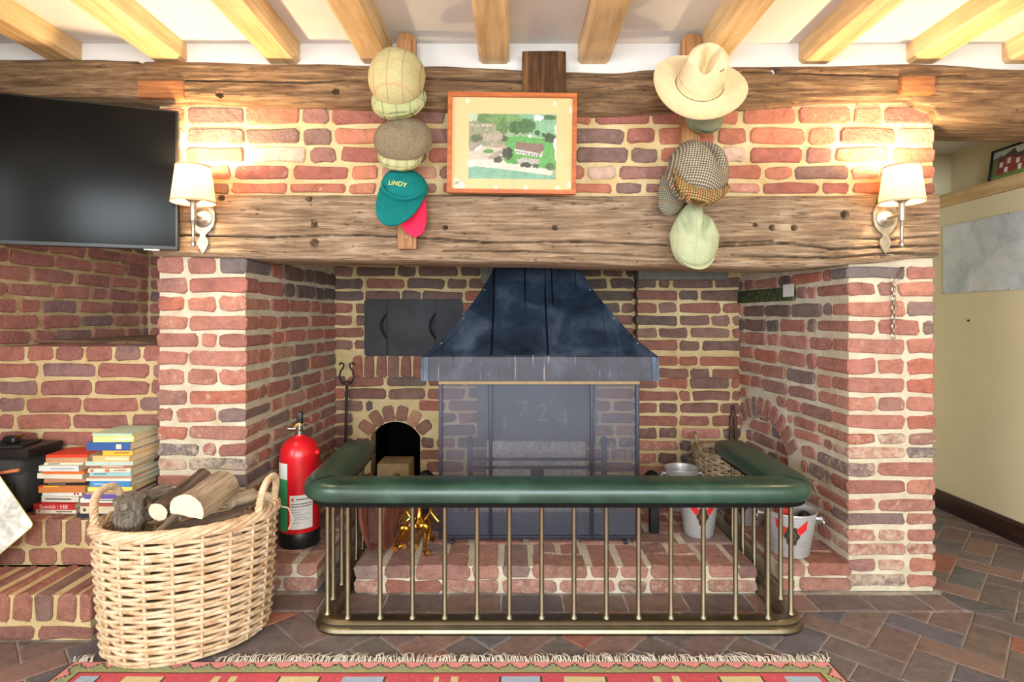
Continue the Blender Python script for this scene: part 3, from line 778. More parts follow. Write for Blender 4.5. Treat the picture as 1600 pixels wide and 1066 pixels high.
def interp(pts):
    def f(x):
        if x <= pts[0][0]: return pts[0][1]
        for (a, va), (b, vb) in zip(pts, pts[1:]):
            if x <= b:
                t_ = (x-a)/(b-a); t_ = t_*t_*(3-2*t_); return va+(vb-va)*t_
        return pts[-1][1]
    return f
def px2(lst, Y): return [at(x, y, Y) for x, y in lst]
lz = interp(px2([(245, 400), (380, 403), (560, 406), (800, 409), (1000, 414), (1250, 418), (1340, 412), (1458, 402)], -0.03))
lt = interp(px2([(245, 303), (500, 305), (700, 304), (900, 306), (1200, 306), (1458, 303)], -0.03))
hl = [(at(x, y, -0.03)[0], at(x, y, -0.03)[1], r) for x, y, r in ((492, 380, 0.011), (492, 351, 0.008), (484, 311, 0.007), (867, 356, 0.007), (696, 356, 0.006), (1240, 356, 0.008), (1206, 356, 0.008), (1319, 336, 0.011), (346, 310, 0.008), (1180, 352, 0.006))]
cr = [(px2([(285, 368), (420, 371), (560, 367), (640, 371), (760, 379), (900, 378), (1060, 384), (1200, 376)], -0.03), 0.0045, 0.030),
      (px2([(1110, 386), (1230, 380), (1300, 389), (1458, 384)], -0.03), 0.0055, 0.032), (px2([(1150, 399), (1290, 403), (1400, 396), (1458, 398)], -0.03), 0.006, 0.030),
      (px2([(1320, 372), (1390, 375), (1458, 368)], -0.03), 0.005, 0.012), (px2([(486, 312), (488, 345)], -0.03), 0.004, 0.018), (px2([(700, 392), (820, 393), (980, 398)], -0.03), 0.004, 0.018)]
o = timber('mantel_beam', LX0+0.005, RX1-0.012, lz, lt, lambda x: -0.035, 0.235, 700, 86, 'oak_lintel', 3.0, hl, cr, 0.007)
tag(o, 'wide weathered oak mantel beam with peg holes spanning the fireplace opening', 'beam')
bz = interp(px2([(-60, 150), (150, 152), (270, 160), (300, 157), (450, 164), (600, 168), (800, 172), (930, 178), (1080, 172), (1200, 165), (1300, 155), (1420, 154), (1455, 170), (1470, 188), (1600, 191), (1720, 192)], -0.04))
bt = interp(px2([(-60, 92), (120, 92), (250, 96), (450, 101), (700, 104), (800, 108), (950, 112), (1080, 102), (1280, 100), (1420, 97), (1600, 108), (1720, 108)], -0.04))
hb = [(at(x, y, -0.04)[0], at(x, y, -0.04)[1], r) for x, y, r in ((221, 98, 0.009), (347, 150, 0.008), (527, 146, 0.008), (1213, 107, 0.010))]
crb = [(px2([(860, 118), (1000, 122), (1080, 118)], -0.04), 0.004, 0.020), (px2([(1170, 112), (1300, 116), (1420, 120), (1500, 118)], -0.04), 0.004, 0.020), (px2([(300, 128), (480, 132), (560, 128)], -0.04), 0.004, 0.018), (px2([(660, 124), (810, 128)], -0.04), 0.005, 0.022)]
o = timber('wall_plate_beam', SX+0.01, WR+0.35, bz, bt, lambda x: -0.045+0.012*math.sin(x*1.7), 0.20, 640, 60, 'oak_beam', 11.0, hb, crb, 0.010, 0.025)
tag(o, 'long rough hewn oak beam running under the ceiling joists across the whole wall', 'beam')
for (xa, ya, xb, yb_) in ((218, 128, 290, 155), (1406, 120, 1458, 148)):  # inset repair pieces
    (X0, Z1), (X1, Z0) = at(xa, ya, -0.05), at(xb, yb_, -0.05)
    mb = MB(); mb.bbox(X0, X1, -0.064, -0.02, Z0, Z1, 0.006); mb.build('repair_block', 'repair_oak', o)
mb = MB()
X0, X1 = at(816, 90, -0.06)[0], at(884, 90, -0.06)[0]
rings = [[(X0+0.004*fbm(z*9, 1, 1), -0.062+0.006*fbm(z*14, 5, 2), z), (X0+0.03, -0.068+0.008*fbm(z*20, 2, 7), z), ((X0+X1)/2, -0.066+0.010*fbm(z*20, 8, 8), z), (X1-0.03, -0.068+0.008*fbm(z*20, 4, 3), z), (X1+0.004*fbm(z*9, 6, 6), -0.062, z), (X1, 0.0, z), (X0, 0.0, z)] for z in [1.86+0.222*i/40 for i in range(41)]]
mb.rings(rings); o = mb.build('timber_post', 'oak_post', angle=60); tag(o, 'short dark oak post stub let into the upper beam behind the framed photograph', 'post')

# ------------------------------------------------------------------ ceiling, joists, plaster
CZ = 2.142
mb = MB(); mb.box(SX-0.1, WR+0.3, -5.0, 0.0, CZ, CZ+0.06); ceil = struct(mb.build('ceiling', 'plaster_white', smooth=False), 'white plaster ceiling between oak joists')
mb = MB(); mb.box(SX, WR+0.2, 0.0, 0.03, 2.02, CZ+0.02); struct(mb.build('wall_upper', 'plaster_white', smooth=False), 'strip of white plaster above the upper beam')
jx = [(75, 122), (238, 287), (415, 466), (563, 612), (748, 796), (904, 953), (1088, 1136), (1252, 1300), (1422, 1468), (1572, 1620)]
for i, (a, b) in enumerate(jx):
    Xa, Xb = at(a, 98, -0.02)[0], at(b, 98, -0.02)[0]; rr = random.Random(i+50)
    rings = []
    for k in range(61):
        y = 0.005-4.99*(k/60.0)**1.6; w = lambda s: 0.006*fbm(y*3+s*7.1+i*3, s, i, 3)
        zb_ = 2.062+0.004*fbm(y*2+i, 4, i, 2); ch = 0.013
        sk = 0.02*rr.uniform(-1, 1)*0
        rings.append([(Xa+w(1), y, CZ+0.01), (Xa+w(2), y, zb_+ch), (Xa+ch+w(3), y, zb_), (Xb-ch+w(4), y, zb_), (Xb+w(5), y, zb_+ch), (Xb+w(6), y, CZ+0.01)])
    mb = MB(); mb.rings(rings); mb.build('joist', 'oak_joist', ceil, angle=35)

# ------------------------------------------------------------------ passage at the right
mb = MB(); mb.box(WR, WR+0.25, -0.9, 1.75, 0, 1.685); mb.box(WR+0.13, WR+0.3, -0.9, 1.75, 1.6, 2.2)
mb.box(WR, WR+0.25, -5.0, -0.9, 0, 2.2)
wall_r = struct(mb.build('wall_right', 'plaster_cream', smooth=False), 'cream plaster wall of the passage with a recessed upper part')
mb = MB(); mb.bbox(WR-0.012, WR+0.13, -0.9, 1.06, 1.686, 1.756, 0.006); tl_ = struct(mb.build('trim_1', 'oak_joist'), 'oak ledge along the cream passage wall')
mb = MB(); mb.box(RX1-0.02, WR+0.3, 1.06, 1.12, 0, 2.2); struct(mb.build('wall_passage_end', 'plaster_cream', smooth=False), 'cream end wall of the passage')
mb = MB(); mb.box(RX1-0.3, WR+0.3, 0.03, 1.7, 2.015, 2.05); struct(mb.build('trim_2', 'plaster_white', smooth=False), 'low plaster ceiling of the passage')
mb = MB(); mb.poly([(0, 0), (0.02, 0), (0.02, 0.085), (0.014, 0.10), (0, 0.10)], -0.9, 1.06, Matrix.Translation((WR, 0, 0)) @ Matrix.Scale(-1, 4, (1, 0, 0)))
struct(mb.build('baseboard_right', 'dark_skirting', smooth=False), 'dark wooden skirting board of the passage wall')
# the wall behind the camera with its two windows
mb = MB(); Y0, Y1 = -5.10, -4.98
mb.box(SX-0.1, WR+0.25, Y0, Y1, 0, 0.72); mb.box(SX-0.1, WR+0.25, Y0, Y1, 1.98, 2.2)
for a, b in ((SX-0.1, -1.1), (0.4, 0.85), (2.15, WR+0.25)): mb.box(a, b, Y0, Y1, 0.72, 1.98)
struct(mb.build('wall_front', 'plaster_cream', smooth=False), 'cream wall with two windows opposite the fireplace')
for n_, (a, b) in enumerate(((-1.1, 0.4), (0.85, 2.15))):
    mb = MB()
    for x in (a, (a+b)/2-0.02, b-0.04): mb.box(x, x+0.04, Y0+0.03, Y1-0.03, 0.72, 1.98)
    for z in (0.72, 1.33, 1.94): mb.box(a, b, Y0+0.03, Y1-0.03, z, z+0.04)
    struct(mb.build('window_%d' % (n_+1), 'plaster_white', smooth=False), 'white casement window opposite the fireplace')
# ------------------------------------------------------------------ smoke hood
HC = 0.1185
prof = [(0.805, 0.497, 0.165), (0.905, 0.494, 0.170), (0.912, 0.488, 0.176), (0.961, 0.432, 0.225), (1.010, 0.388, 0.272), (1.068, 0.3465, 0.320), (1.112, 0.314, 0.358), (1.155, 0.285, 0.395), (1.200, 0.257, 0.430), (1.244, 0.233, 0.462), (1.331, 0.191, 0.510), (1.45, 0.165, 0.545), (2.0, 0.155, 0.56)]
hood = thing('smoke_hood', 'large flared blue-black steel smoke hood hanging over the fire', 'hood', (HC, 0.58, 0.805))
def hp(x, y, z): return (x, y-0.58, z-0.805)
BK = 0.962
mb = MB(); rings = []
for z, w, y in prof[2:]: rings.append([hp(-w, y, z), hp(w, y, z), hp(w*1.0, BK, z), hp(-w, BK, z)])
n_ = len(rings); 
for i in range(n_-1):
    for j in (0, 1, 3):
        k = (j+1) % 4
        a, b, c_, d = Vector(rings[i][j]), Vector(rings[i][k]), Vector(rings[i+1][k]), Vector(rings[i+1][j])
        N = 6; vs = []
        for s in range(N+1):
            f = s/N; vs.append(a.lerp(b, f)); vs.append(d.lerp(c_, f))
        mb.add(vs, [(2*s, 2*s+2, 2*s+3, 2*s+1) for s in range(N)])
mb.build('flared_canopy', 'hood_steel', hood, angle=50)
mb = MB()
o0, o1 = prof[0], prof[1]
mb.rings([[hp(-o0[1], o0[2], 0.805), hp(o0[1], o0[2], 0.805), hp(o0[1], BK, 0.805), hp(-o0[1], BK, 0.805)], [hp(-o1[1], o1[2], 0.905), hp(o1[1], o1[2], 0.905), hp(o1[1], BK, 0.905), hp(-o1[1], BK, 0.905)], [hp(-0.488, 0.176, 0.912), hp(0.488, 0.176, 0.912), hp(0.488, BK, 0.912), hp(-0.488, BK, 0.912)]], caps=False)
mb.rings([[hp(-o0[1]+0.012, o0[2]+0.012, 0.812), hp(o0[1]-0.012, o0[2]+0.012, 0.812), hp(o0[1]-0.012, BK, 0.812), hp(-o0[1]+0.012, BK, 0.812)], [hp(-o0[1]+0.012, o0[2]+0.012, 0.90), hp(o0[1]-0.012, o0[2]+0.012, 0.90), hp(o0[1]-0.012, BK, 0.90), hp(-o0[1]+0.012, BK, 0.90)]], caps=False)
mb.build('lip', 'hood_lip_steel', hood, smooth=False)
for s in (-1, 1):
    mb = MB(); ri = []
    for z, w, y in prof:
        ri.append([hp(s*(w+0.003), y-0.006, z), hp(s*(w-0.026), y-0.006, z), hp(s*(w-0.026), y-0.001, z), hp(s*(w+0.003), y+0.03, z)])
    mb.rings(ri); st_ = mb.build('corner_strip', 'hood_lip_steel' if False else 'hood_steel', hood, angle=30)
    for z, w, y in (prof[0], prof[3], prof[5], prof[8], prof[10]):
        zz = z+(0.075 if z < 0.81 else 0); mb = MB(); mb.ball(hp(s*(w-0.011), y-0.006, zz), 0.0045, 8); mb.build('rivet', 'pewter', st_)
# ------------------------------------------------------------------ fire screen
FX0, FX1, FY, FZ0, FZ1 = -0.314, 0.546, 0.222, HZ+0.012, 0.800
fs_ = thing('fire_screen', 'three panel wire gauze fire screen in a dark steel frame under the hood', 'fire screen', ((FX0+FX1)/2, FY, HZ))
def L(x, y, z, o): return (x-o.location.x, y-o.location.y, z-o.location.z)
def lbox(mb, o, x0, x1, y0, y1, z0, z1, b=0.002):
    a, d = L(x0, y0, z0, o), L(x1, y1, z1, o); mb.bbox(a[0], d[0], a[1], d[1], a[2], d[2], b); return mb
ux = [FX0, -0.099, 0.336, FX1-0.014]
for x in ux: lbox(MB(), fs_, x, x+0.014, FY-0.012, FY+0.012, FZ0, FZ1-0.012).build('upright', 'steel_bar', fs_)
lbox(MB(), fs_, FX0, FX1, FY-0.010, FY+0.010, FZ0, FZ0+0.014).build('bottom_rail', 'steel_bar', fs_)
lbox(MB(), fs_, FX0, FX1, FY-0.016, FY+0.012, FZ1-0.014, FZ1).build('top_rail', 'lamp_cord', fs_)
for a, b in zip(ux, ux[1:]):
    mb = MB(); lbox(mb, fs_, a+0.012, b+0.002, FY-0.0012, FY+0.0012, FZ0+0.012, FZ1-0.012, 0.0003); mb.build('gauze_panel', 'wire_gauze', fs_)
for x in (FX0+0.05, FX1-0.07): lbox(MB(), fs_, x, x+0.016, FY-0.035, FY+0.03, HZ, FZ0+0.002).build('foot', 'steel_bar', fs_)
mb = MB(); mb.tube([L(0.118+0.09*math.cos(PI-PI*i/14), FY-0.018, FZ1-0.004+0.030*math.sin(PI*i/14), fs_) for i in range(15)], 0.0022, 6); mb.build('wire_handle', 'lamp_cord', fs_)

# ------------------------------------------------------------------ fireback with raised date
X0, Zt = at(745, 560, 0.93); X1, Zb = at(932, 690, 0.93)
fb = thing('fireback', 'grey cast iron fireback with the raised date 1724 behind the screen', 'fireback', ((X0+X1)/2, 0.984, 0.36))
mb = MB(); w = (X1-X0)/2
mb.poly([(-w, 0), (w, 0), (w, 0.55), (w-0.05, 0.58), (-w+0.05, 0.58), (-w, 0.55)], -0.02, -0.002); mb.build('plate', 'fireback_iron', fb)
for ch, px, py in (('1', 788, 662), ('7', 817, 643), ('2', 848, 648), ('4', 880, 656)):
    vs, f_ = text_mesh(ch, 0.14); X, Z = at(px, py, 0.93); mb = MB()
    n_ = len(vs); V2 = [(v.x+X-fb.location.x, -0.026, v.y+Z-0.36) for v in vs]; V3 = [(a, -0.019, b) for a, _, b in V2]
    mb.add(V2+V3, list(f_))
    ec = {}
    for f in f_:
        for i in range(len(f)):
            a, b = f[i], f[(i+1) % len(f)]; k = (min(a, b), max(a, b)); ec[k] = ec.get(k, 0)+1
    o_ = 0; mb.f += [(a, b, b+n_, a+n_) for (a, b), cnt in ec.items() if cnt == 1]; mb.mi += [0]*(len(mb.f)-len(mb.mi))
    mb.build('date_numeral', 'fireback_relief', fb, smooth=False)
# pale burnt back hob below it
mb = MB(); (X0, Z1), (X1, Z0) = at(760, 690, 0.86), at(915, 800, 0.86)
mb.bbox(X0, X1, 0.86, 0.925, HZ+0.001, Z1, 0.008); tag(mb.build('firebrick_hob', 'ash'), 'pale ash covered block standing against the back wall under the fireback', 'block')

# ------------------------------------------------------------------ fire grate with ash
gr = thing('fire_grate', 'black iron fire grate with front bars and an apron plate behind the screen', 'grate', (0.12, 0.55, HZ))
GX0, GX1 = -0.30, 0.55
mb = MB(); mb.bbox(-0.43, 0.44, -0.27, -0.262, 0.0, 0.10, 0.002); mb.build('apron_plate', 'steel_bar', gr)
for s in (-1, 1):
    mb = MB(); mb.bbox(s*0.515-0.02, s*0.515+0.02, -0.25, -0.21, 0, 0.21, 0.004); mb.ball((s*0.505-0.0, -0.23, 0.245), 0.034, 16); mb.tube([(s*0.505, -0.23, 0.20), (s*0.505, -0.23, 0.225)], 0.012, 8)
    d_ = mb.build('fire_dog', 'iron', gr)
    mb = MB(); mb.tube([(s*0.505, -0.22, 0.12), (s*0.44, -0.1, 0.13), (s*0.40, 0.10, 0.13)], 0.010, 8); mb.build('dog_bar', 'iron', gr)
for z in (0.245, 0.195, 0.285):
    mb = MB(); x0 = -0.32; mb.tube([(x0, -0.06, z), (0.32, -0.06, z)], 0.008, 8); mb.build('front_bar', 'iron', gr)
for s in (-1, 1):
    mb = MB(); mb.bbox(s*0.32-0.012, s*0.32+0.012, -0.075, -0.045, 0, 0.36, 0.003); mb.ball((s*0.32, -0.06, 0.375), 0.02); mb.build('grate_post', 'iron', gr)
mb = MB(); mb.ball((0.0, -0.075, 0.225), 0.032, 14); mb.build('centre_boss', 'iron', gr)
mb = MB(); n_ = 26
vs = []; fs2 = []
for i in range(n_+1):
    for j in range(13):
        x = -0.36+0.72*i/n_; y = -0.24+0.52*j/12; ed = min(1, min(i, n_-i)/4)*min(1, min(j, 12-j)/2+0.05)
        vs.append((x, y, 0.004+ed*(0.10+0.03*fbm(x*9, y*9, 3)+0.016*noise.noise((x*60, y*60, 1)))))
for i in range(n_):
    for j in range(12): a = i*13+j; fs2.append((a, a+13, a+14, a+1))
mb.add(vs, fs2); ash = mb.build('ash_bed', 'ash', gr); ash['kind'] = 'stuff'; ash['label'] = 'heap of grey ash'

# ------------------------------------------------------------------ iron oven door
(X0, Z1), (X1, Z0) = at(568, 467, 0.955), at(722, 557, 0.955)
od = thing('oven_door', 'flat black iron oven door with two curved handles in the back wall', 'door', ((X0+X1)/2, 0.981, Z0))
w = (X1-X0)/2; h = Z1-Z0; mb = MB(); r_ = 0.018
pts = []
for cx, cz, a0 in ((w-r_, r_, -PI/2), (w-r_, h-r_, 0), (-w+r_, h-r_, PI/2), (-w+r_, r_, PI)): pts += [(cx+r_*math.cos(a0+PI/2*i/4), cz+r_*math.sin(a0+PI/2*i/4)) for i in range(5)]
mb.poly(pts, -0.008, 0.002); mb.build('door_plate', 'iron_plate', od)
for px in (604, 680):
    x = at(px, 500, 0.955)[0]-od.location.x
    mb = MB(); mb.bbox(x-0.006, x+0.006, -0.011, -0.005, 0.01, h-0.01, 0.001); st_ = mb.build('strap', 'iron', od)
    mb = MB(); mb.tube([(x-0.028*math.sin(PI*i/12), -0.012-0.028*math.sin(PI*i/12), h*0.30+0.145*i/12) for i in range(13)], [0.004+0.003*math.sin(PI*i/12) for i in range(13)], 8); mb.build('handle', 'iron', st_)

# ------------------------------------------------------------------ hanging chain on the right pier
chn = thing('hanging_chain', 'thin steel chain hanging from a hook on the right brick pier', 'chain', (at(1395, 430, -0.01)[0], 0.0, at(0, 528, -0.01)[1]))
xh, zh = at(1411, 418, -0.01); xh -= chn.location.x; zh -= chn.location.z
top = at(1395, 434, -0.012)[1]-chn.location.z
mb = MB(); mb.tube([(xh, 0.02, zh), (xh, -0.016, zh), (xh-0.012, -0.018, zh-0.012), (0.012, -0.016, top+0.002), (0.004, -0.014, top)], 0.0026, 6); mb.build('hook', 'rust_iron', chn)
nl = 13; pitch = (top-0.0)/nl
for i in range(nl):
    zc = top-pitch*(i+0.5); r_ = pitch*0.70; pts = []
    for k in range(14):
        a = 2*PI*k/14; dx, dz = r_*0.72*math.cos(a), r_*math.sin(a)
        pts.append((dx*(1 if i % 2 == 0 else 0.45), -0.016+dx*(0.25 if i % 2 == 0 else 0.75), zc+dz))
    mb = MB(); mb.tube(pts, 0.0024, 6, loop=True); mb.build('link', 'pewter', chn)

# ------------------------------------------------------------------ fire irons in the corners
X, Z = at(542, 567, 0.88)
fk = thing('fire_fork', 'long iron fire fork with a lyre shaped head leaning in the left corner', 'fire tool', (X, 0.90, HZ))
mb = MB(); mb.tube([(0, -0.06, 0.0), (0, -0.02, Z-HZ-0.115)], 0.008, 8); mb.build('shaft', 'iron', fk)
zz = Z-HZ
for s in (-1, 1):
    pts = [(0, -0.02, zz-0.12), (s*0.026, -0.022, zz-0.108), (s*0.040, -0.022, zz-0.078), (s*0.034, -0.022, zz-0.046), (s*0.018, -0.022, zz-0.026), (s*0.016, -0.022, zz-0.008), (s*0.030, -0.022, zz), (s*0.042, -0.022, zz-0.010)]
    mb = MB(); mb.tube(pts, 0.0052, 8); mb.build('scroll', 'iron', fk)
mb = MB(); mb.ball((0, -0.021, zz-0.112), 0.016, 10); mb.build('collar', 'rust_iron', fk)
X, Z = at(1146, 636, 0.885)
tg = thing('fire_tongs', 'rusty iron fire tongs hanging at the back corner above the rear wicker basket', 'fire tool', (X, 0.885, Z-0.30))
mb = MB(); mb.tube([(0.008*math.cos(2*PI*k/12), 0.008, 0.295+0.010*math.sin(2*PI*k/12)) for k in range(12)], 0.003, 6, loop=True); mb.build('ring', 'iron', tg)
for s in (-1, 1):
    mb = MB(); mb.tube([(0, 0, 0.285), (s*0.010, 0, 0.24), (s*0.013, 0, 0.17), (s*0.016, 0, 0.06), (s*0.010, 0, 0.0)], [0.009, 0.010, 0.009, 0.008, 0.006], 8); mb.build('arm', 'rust_iron', tg)
# bellows leaning against the left end of the hearth
X, Z = at(566, 870, 0.02)
bl = thing('bellows', 'pair of brown wooden bellows with brass studs standing on end behind the fender', 'bellows', (-0.535, 0.10, HZ+0.002))
for k, s in enumerate((-1, 1)):
    mb = MB(); out_ = []
    for i in range(25):
        f = i/24; z = 0.02+0.30*f; wv = 0.018+0.055*math.sin(PI*min(1, f*0.95+0.03))**0.8; out_.append((wv, z))
    mt = Matrix.Translation((s*0.026, 0, 0)) @ Matrix.Rotation(s*0.10, 4, 'Y') @ Matrix.Rotation(math.radians(72), 4, 'Z')
    mb.poly([(a, z) for a, z in out_]+[(-a, z) for a, z in out_[::-1]], -0.007, 0.007, mt); bd = mb.build('board', 'bellows_wood', bl)
    for i in range(2, 23, 3):
        mb = MB(); mb.ball(mt @ Vector((out_[i][0]*0.9, -0.008, out_[i][1])), 0.004, 8); mb.ball(mt @ Vector((out_[i][0]*0.9, 0.008, out_[i][1])), 0.004, 8); mb.build('stud', 'brass', bd)
mb = MB(); mt = Matrix.Rotation(math.radians(72), 4, 'Z'); mb.poly([(0.055, 0.06), (0.06, 0.16), (0.05, 0.28), (-0.05, 0.28), (-0.06, 0.16), (-0.055, 0.06)], -0.022, 0.022, mt); mb.build('leather', 'rust_iron', bl)
mb = MB(); mb.tube([(0, 0, 0.05), (0, 0, 0.0)], [0.014, 0.006], 10); mb.build('nozzle', 'brass', bl)
# brass fire-iron stand
bs = thing('brass_companion_stand', 'small brass fire iron rest with scrolled feet on the hearth beside the bellows', 'fire irons', (-0.385, 0.14, HZ+0.002))
mb = MB(); mb.lathe([(0.001, 0.10), (0.02, 0.10), (0.030, 0.112), (0.016, 0.125), (0.010, 0.17), (0.014, 0.20), (0.008, 0.23), (0.001, 0.23)], 16); mb.build('stem', 'brass', bs)
for k in range(3):
    a = -PI/2+0.5+2*PI*k/3; dx, dy = math.cos(a), math.sin(a)
    mb = MB(); mb.tube([(dx*r_, dy*r_, z) for r_, z in ((0.0, 0.12), (0.03, 0.13), (0.06, 0.11), (0.07, 0.06), (0.06, 0.02), (0.085, 0.006), (0.10, 0.02))], 0.008, 8); mb.build('foot', 'brass', bs)
for k, (x, z, y) in enumerate(((-0.05, 0.10, -0.05), (-0.015, 0.115, -0.06), (0.028, 0.112, -0.055))):
    mb = MB(); mb.lathe([(0.001, 0), (0.010, 0.002), (0.022, 0.012), (0.020, 0.022), (0.012, 0.026), (0.009, 0.05), (0.010, 0.20)], 14, (x, y, z), 'Y'); mb.build('handle_knob', 'brass', bs)
for s in (-1, 1):
    mb = MB(); mb.tube([(s*(0.02+0.06*i/8+0.012*math.sin(i*0.8)), -0.02, 0.12+0.05*math.sin(PI*i/8)) for i in range(9)], 0.006, 8); mb.build('scroll_arm', 'brass', bs)
# stone block before the oven mouth
mb = MB(); X0 = at(590, 735, 0.82)[0]; X1 = at(640, 735, 0.82)[0]; mb.bbox(X0, X1, 0.80, 0.97, HZ+0.001, at(0, 722, 0.84)[1], 0.008)
o = mb.build('stone_slab_block', 'stone_block'); tag(o, 'pale sandy stone block lying before the small arched oven mouth', 'stone')

# ------------------------------------------------------------------ club fender
cf = thing('club_fender', 'brass club fender with a green leather padded seat rail around the hearth', 'fender', (0.16, -0.27, 0.0))
FO = Vector((0.16, -0.27, 0.0))
def u_path(xl, xlb, xr, xrb, yf, yb, rad, nseg=9, nstr=30):
    P = [(xlb, yb), (xl, yf), (xr, yf), (xrb, yb)]; out = []
    def ln(a, b, n):
        return [(a[0]+(b[0]-a[0])*i/n, a[1]+(b[1]-a[1])*i/n) for i in range(n)]
    a = Vector(P[0]); pts = []
    k1, k2 = Vector(P[1]), Vector(P[2]); z = Vector(P[3])
    d0 = (k1-a).normalized(); d1 = (k2-k1).normalized(); d2 = (z-k2).normalized()
    s1, e1 = k1-d0*rad, k1+d1*rad; s2, e2 = k2-d1*rad, k2+d2*rad
    pts += ln(a, s1, 8)
    for i in range(nseg): 
        t_ = i/nseg; pts.append(tuple(s1*(1-t_)**2+k1*2*t_*(1-t_)+e1*t_**2))
    pts += ln(e1, s2, nstr)
    for i in range(nseg):
        t_ = i/nseg; pts.append(tuple(s2*(1-t_)**2+k2*2*t_*(1-t_)+e2*t_**2))
    pts += ln(e2, z, 8)+[tuple(z)]
    return pts
def sweep(path, section):
    rings = []
    for i, p in enumerate(path):
        a = Vector(path[max(i-1, 0)]); b = Vector(path[min(i+1, len(path)-1)]); t_ = (b-a).normalized(); nrm = Vector((t_.y, -t_.x))   # outward on the left-to-right U
        nrm = -Vector((-t_.y, t_.x))
        rings.append([(p[0]+nrm.x*s-FO.x, p[1]+nrm.y*s-FO.y, z) for s, z in section])
    return rings
bp = u_path(-0.652, -0.668, 0.982, 0.985, -0.272, 0.32, 0.075)
sec = [(-0.034, 0.0), (0.034, 0.0), (0.037, 0.010), (0.033, 0.020), (0.026, 0.024), (0.027, 0.034), (0.020, 0.042), (0.010, 0.045), (-0.022, 0.045), (-0.030, 0.038), (-0.034, 0.02)]
mb = MB(); mb.rings(sweep(bp, sec)); mb.build('plinth', 'brass_dull', cf, angle=35)
pp = u_path(-0.660, -0.688, 0.984, 0.988, -0.262, 0.35, 0.085)
sec = []
for k in range(22):
    a = 2*PI*k/22; ca_, sa_ = math.cos(a), math.sin(a)
    sec.append((0.072*math.copysign(abs(ca_)**0.62, ca_), 0.478+(0.040 if sa_ > 0 else 0.034)*math.copysign(abs(sa_)**0.62, sa_)))
rr_ = sweep(pp, sec)
for ends, s in ((rr_[0], -1), (rr_[-1], 1)): pass
def shrink(r_, k, dy): 
    cx = sum(p[0] for p in r_)/len(r_); cy = sum(p[1] for p in r_)/len(r_); cz = sum(p[2] for p in r_)/len(r_)
    return [(cx+(p[0]-cx)*k, cy+(p[1]-cy)*k+dy, cz+(p[2]-cz)*k) for p in r_]
rr_ = [shrink(rr_[0], 0.5, 0.028), shrink(rr_[0], 0.86, 0.016)]+rr_+[shrink(rr_[-1], 0.86, 0.016), shrink(rr_[-1], 0.5, 0.028)]
mb = MB(); mb.rings(rr_); pad = mb.build('leather_pad', 'green_leather', cf, angle=80)
mb = MB(); mb.rings(sweep(u_path(-0.656, -0.678, 0.983, 0.986, -0.266, 0.34, 0.08), [(-0.045, 0.434), (0.045, 0.434), (0.045, 0.447), (-0.045, 0.447)])); mb.build('seat_board', 'black_matt', cf, angle=35)
for s, xc in ((-1, -0.660), (1, 0.984)):
    mb = MB(); pts = []
    for i in range(13):
        f = -1+2*i/12; x = xc+s*0.052*f - s*0.012; y = -0.262-0.052*f+0.012
        pts.append((x-FO.x, y-FO.y, 0.478+0.041*(1-abs(f)**3.2)**0.62+0.0005 if abs(f) < 1 else 0.478))
    mb.tube(pts, 0.0022, 6); mb.build('seam', 'leather_seam', pad)
bars = [(-0.562+0.1106*i, -0.272) for i in range(14)]+[(-0.640, -0.245), (0.968, -0.245)]
for i in range(5): bars += [(-0.654-0.0027*i, -0.14+0.112*i), (0.982, -0.14+0.112*i)]
pf = [(0.001, 0.036), (0.0135, 0.036), (0.0135, 0.046), (0.0105, 0.050), (0.0085, 0.054), (0.0082, 0.435), (0.001, 0.436)]
mb = MB(); mb.lathe(pf, 12); b0 = mb.build('bar', 'brass_dull', cf); b0.location = (bars[0][0]-FO.x, bars[0][1]-FO.y, 0)
for x, y in bars[1:]:
    o = b0.copy(); COL.objects.link(o); o.parent = cf; o.location = (x-FO.x, y-FO.y, 0)

# ------------------------------------------------------------------ fire extinguisher
ex = thing('fire_extinguisher', 'red fire extinguisher with a black foot standing on the left brick ledge', 'extinguisher', (-0.905, 0.20, HZ+0.003))
mb = MB(); mb.lathe([(0.001, 0.035), (0.080, 0.035), (0.081, 0.05), (0.081, 0.375), (0.078, 0.40), (0.068, 0.425), (0.050, 0.443), (0.030, 0.452), (0.022, 0.456), (0.020, 0.462), (0.001, 0.462)], 40); mb.build('cylinder', 'red_paint', ex)
mb = MB(); mb.lathe([(0.001, 0), (0.078, 0), (0.083, 0.006), (0.084, 0.06), (0.081, 0.066), (0.001, 0.066)], 40); mb.build('foot_ring', 'black_plastic', ex)
va = math.atan2(-2.4, 0.905)
def patch(mb, r, a0, a1, z0, z1, n=12, mi=0):
    rings = [[((r+d)*math.cos(a0+(a1-a0)*i/n), (r+d)*math.sin(a0+(a1-a0)*i/n), z) for z, d in ((z0, 0), (z1, 0), (z1, 0.0008), (z0, 0.0008))] for i in range(n+1)]
    mb.rings(rings, True, True, False, mi); return mb
rad = math.radians
lb = patch(MB(), 0.0812, va+rad(-28), va+rad(38), 0.085, 0.225).build('instruction_label', 'white_label', ex)
mb = MB()
for z, h_ in ((0.188, 0.003), (0.178, 0.003)): patch(mb, 0.0822, va+rad(-24), va+rad(34), z, z+h_)
for z in (0.165, 0.155, 0.145, 0.135, 0.125, 0.112): patch(mb, 0.0822, va+rad(-24), va+rad(8+R.uniform(-8, 22)), z, z+0.0012)
patch(mb, 0.0822, va+rad(-10), va+rad(26), 0.207, 0.2105)
ll = mb.build('label_print', 'print_ink', lb); ll['kind'] = 'stuff'
patch(MB(), 0.0822, va+rad(-22), va+rad(-17), 0.202, 0.214).build('label_flame', 'flame_paper', lb)
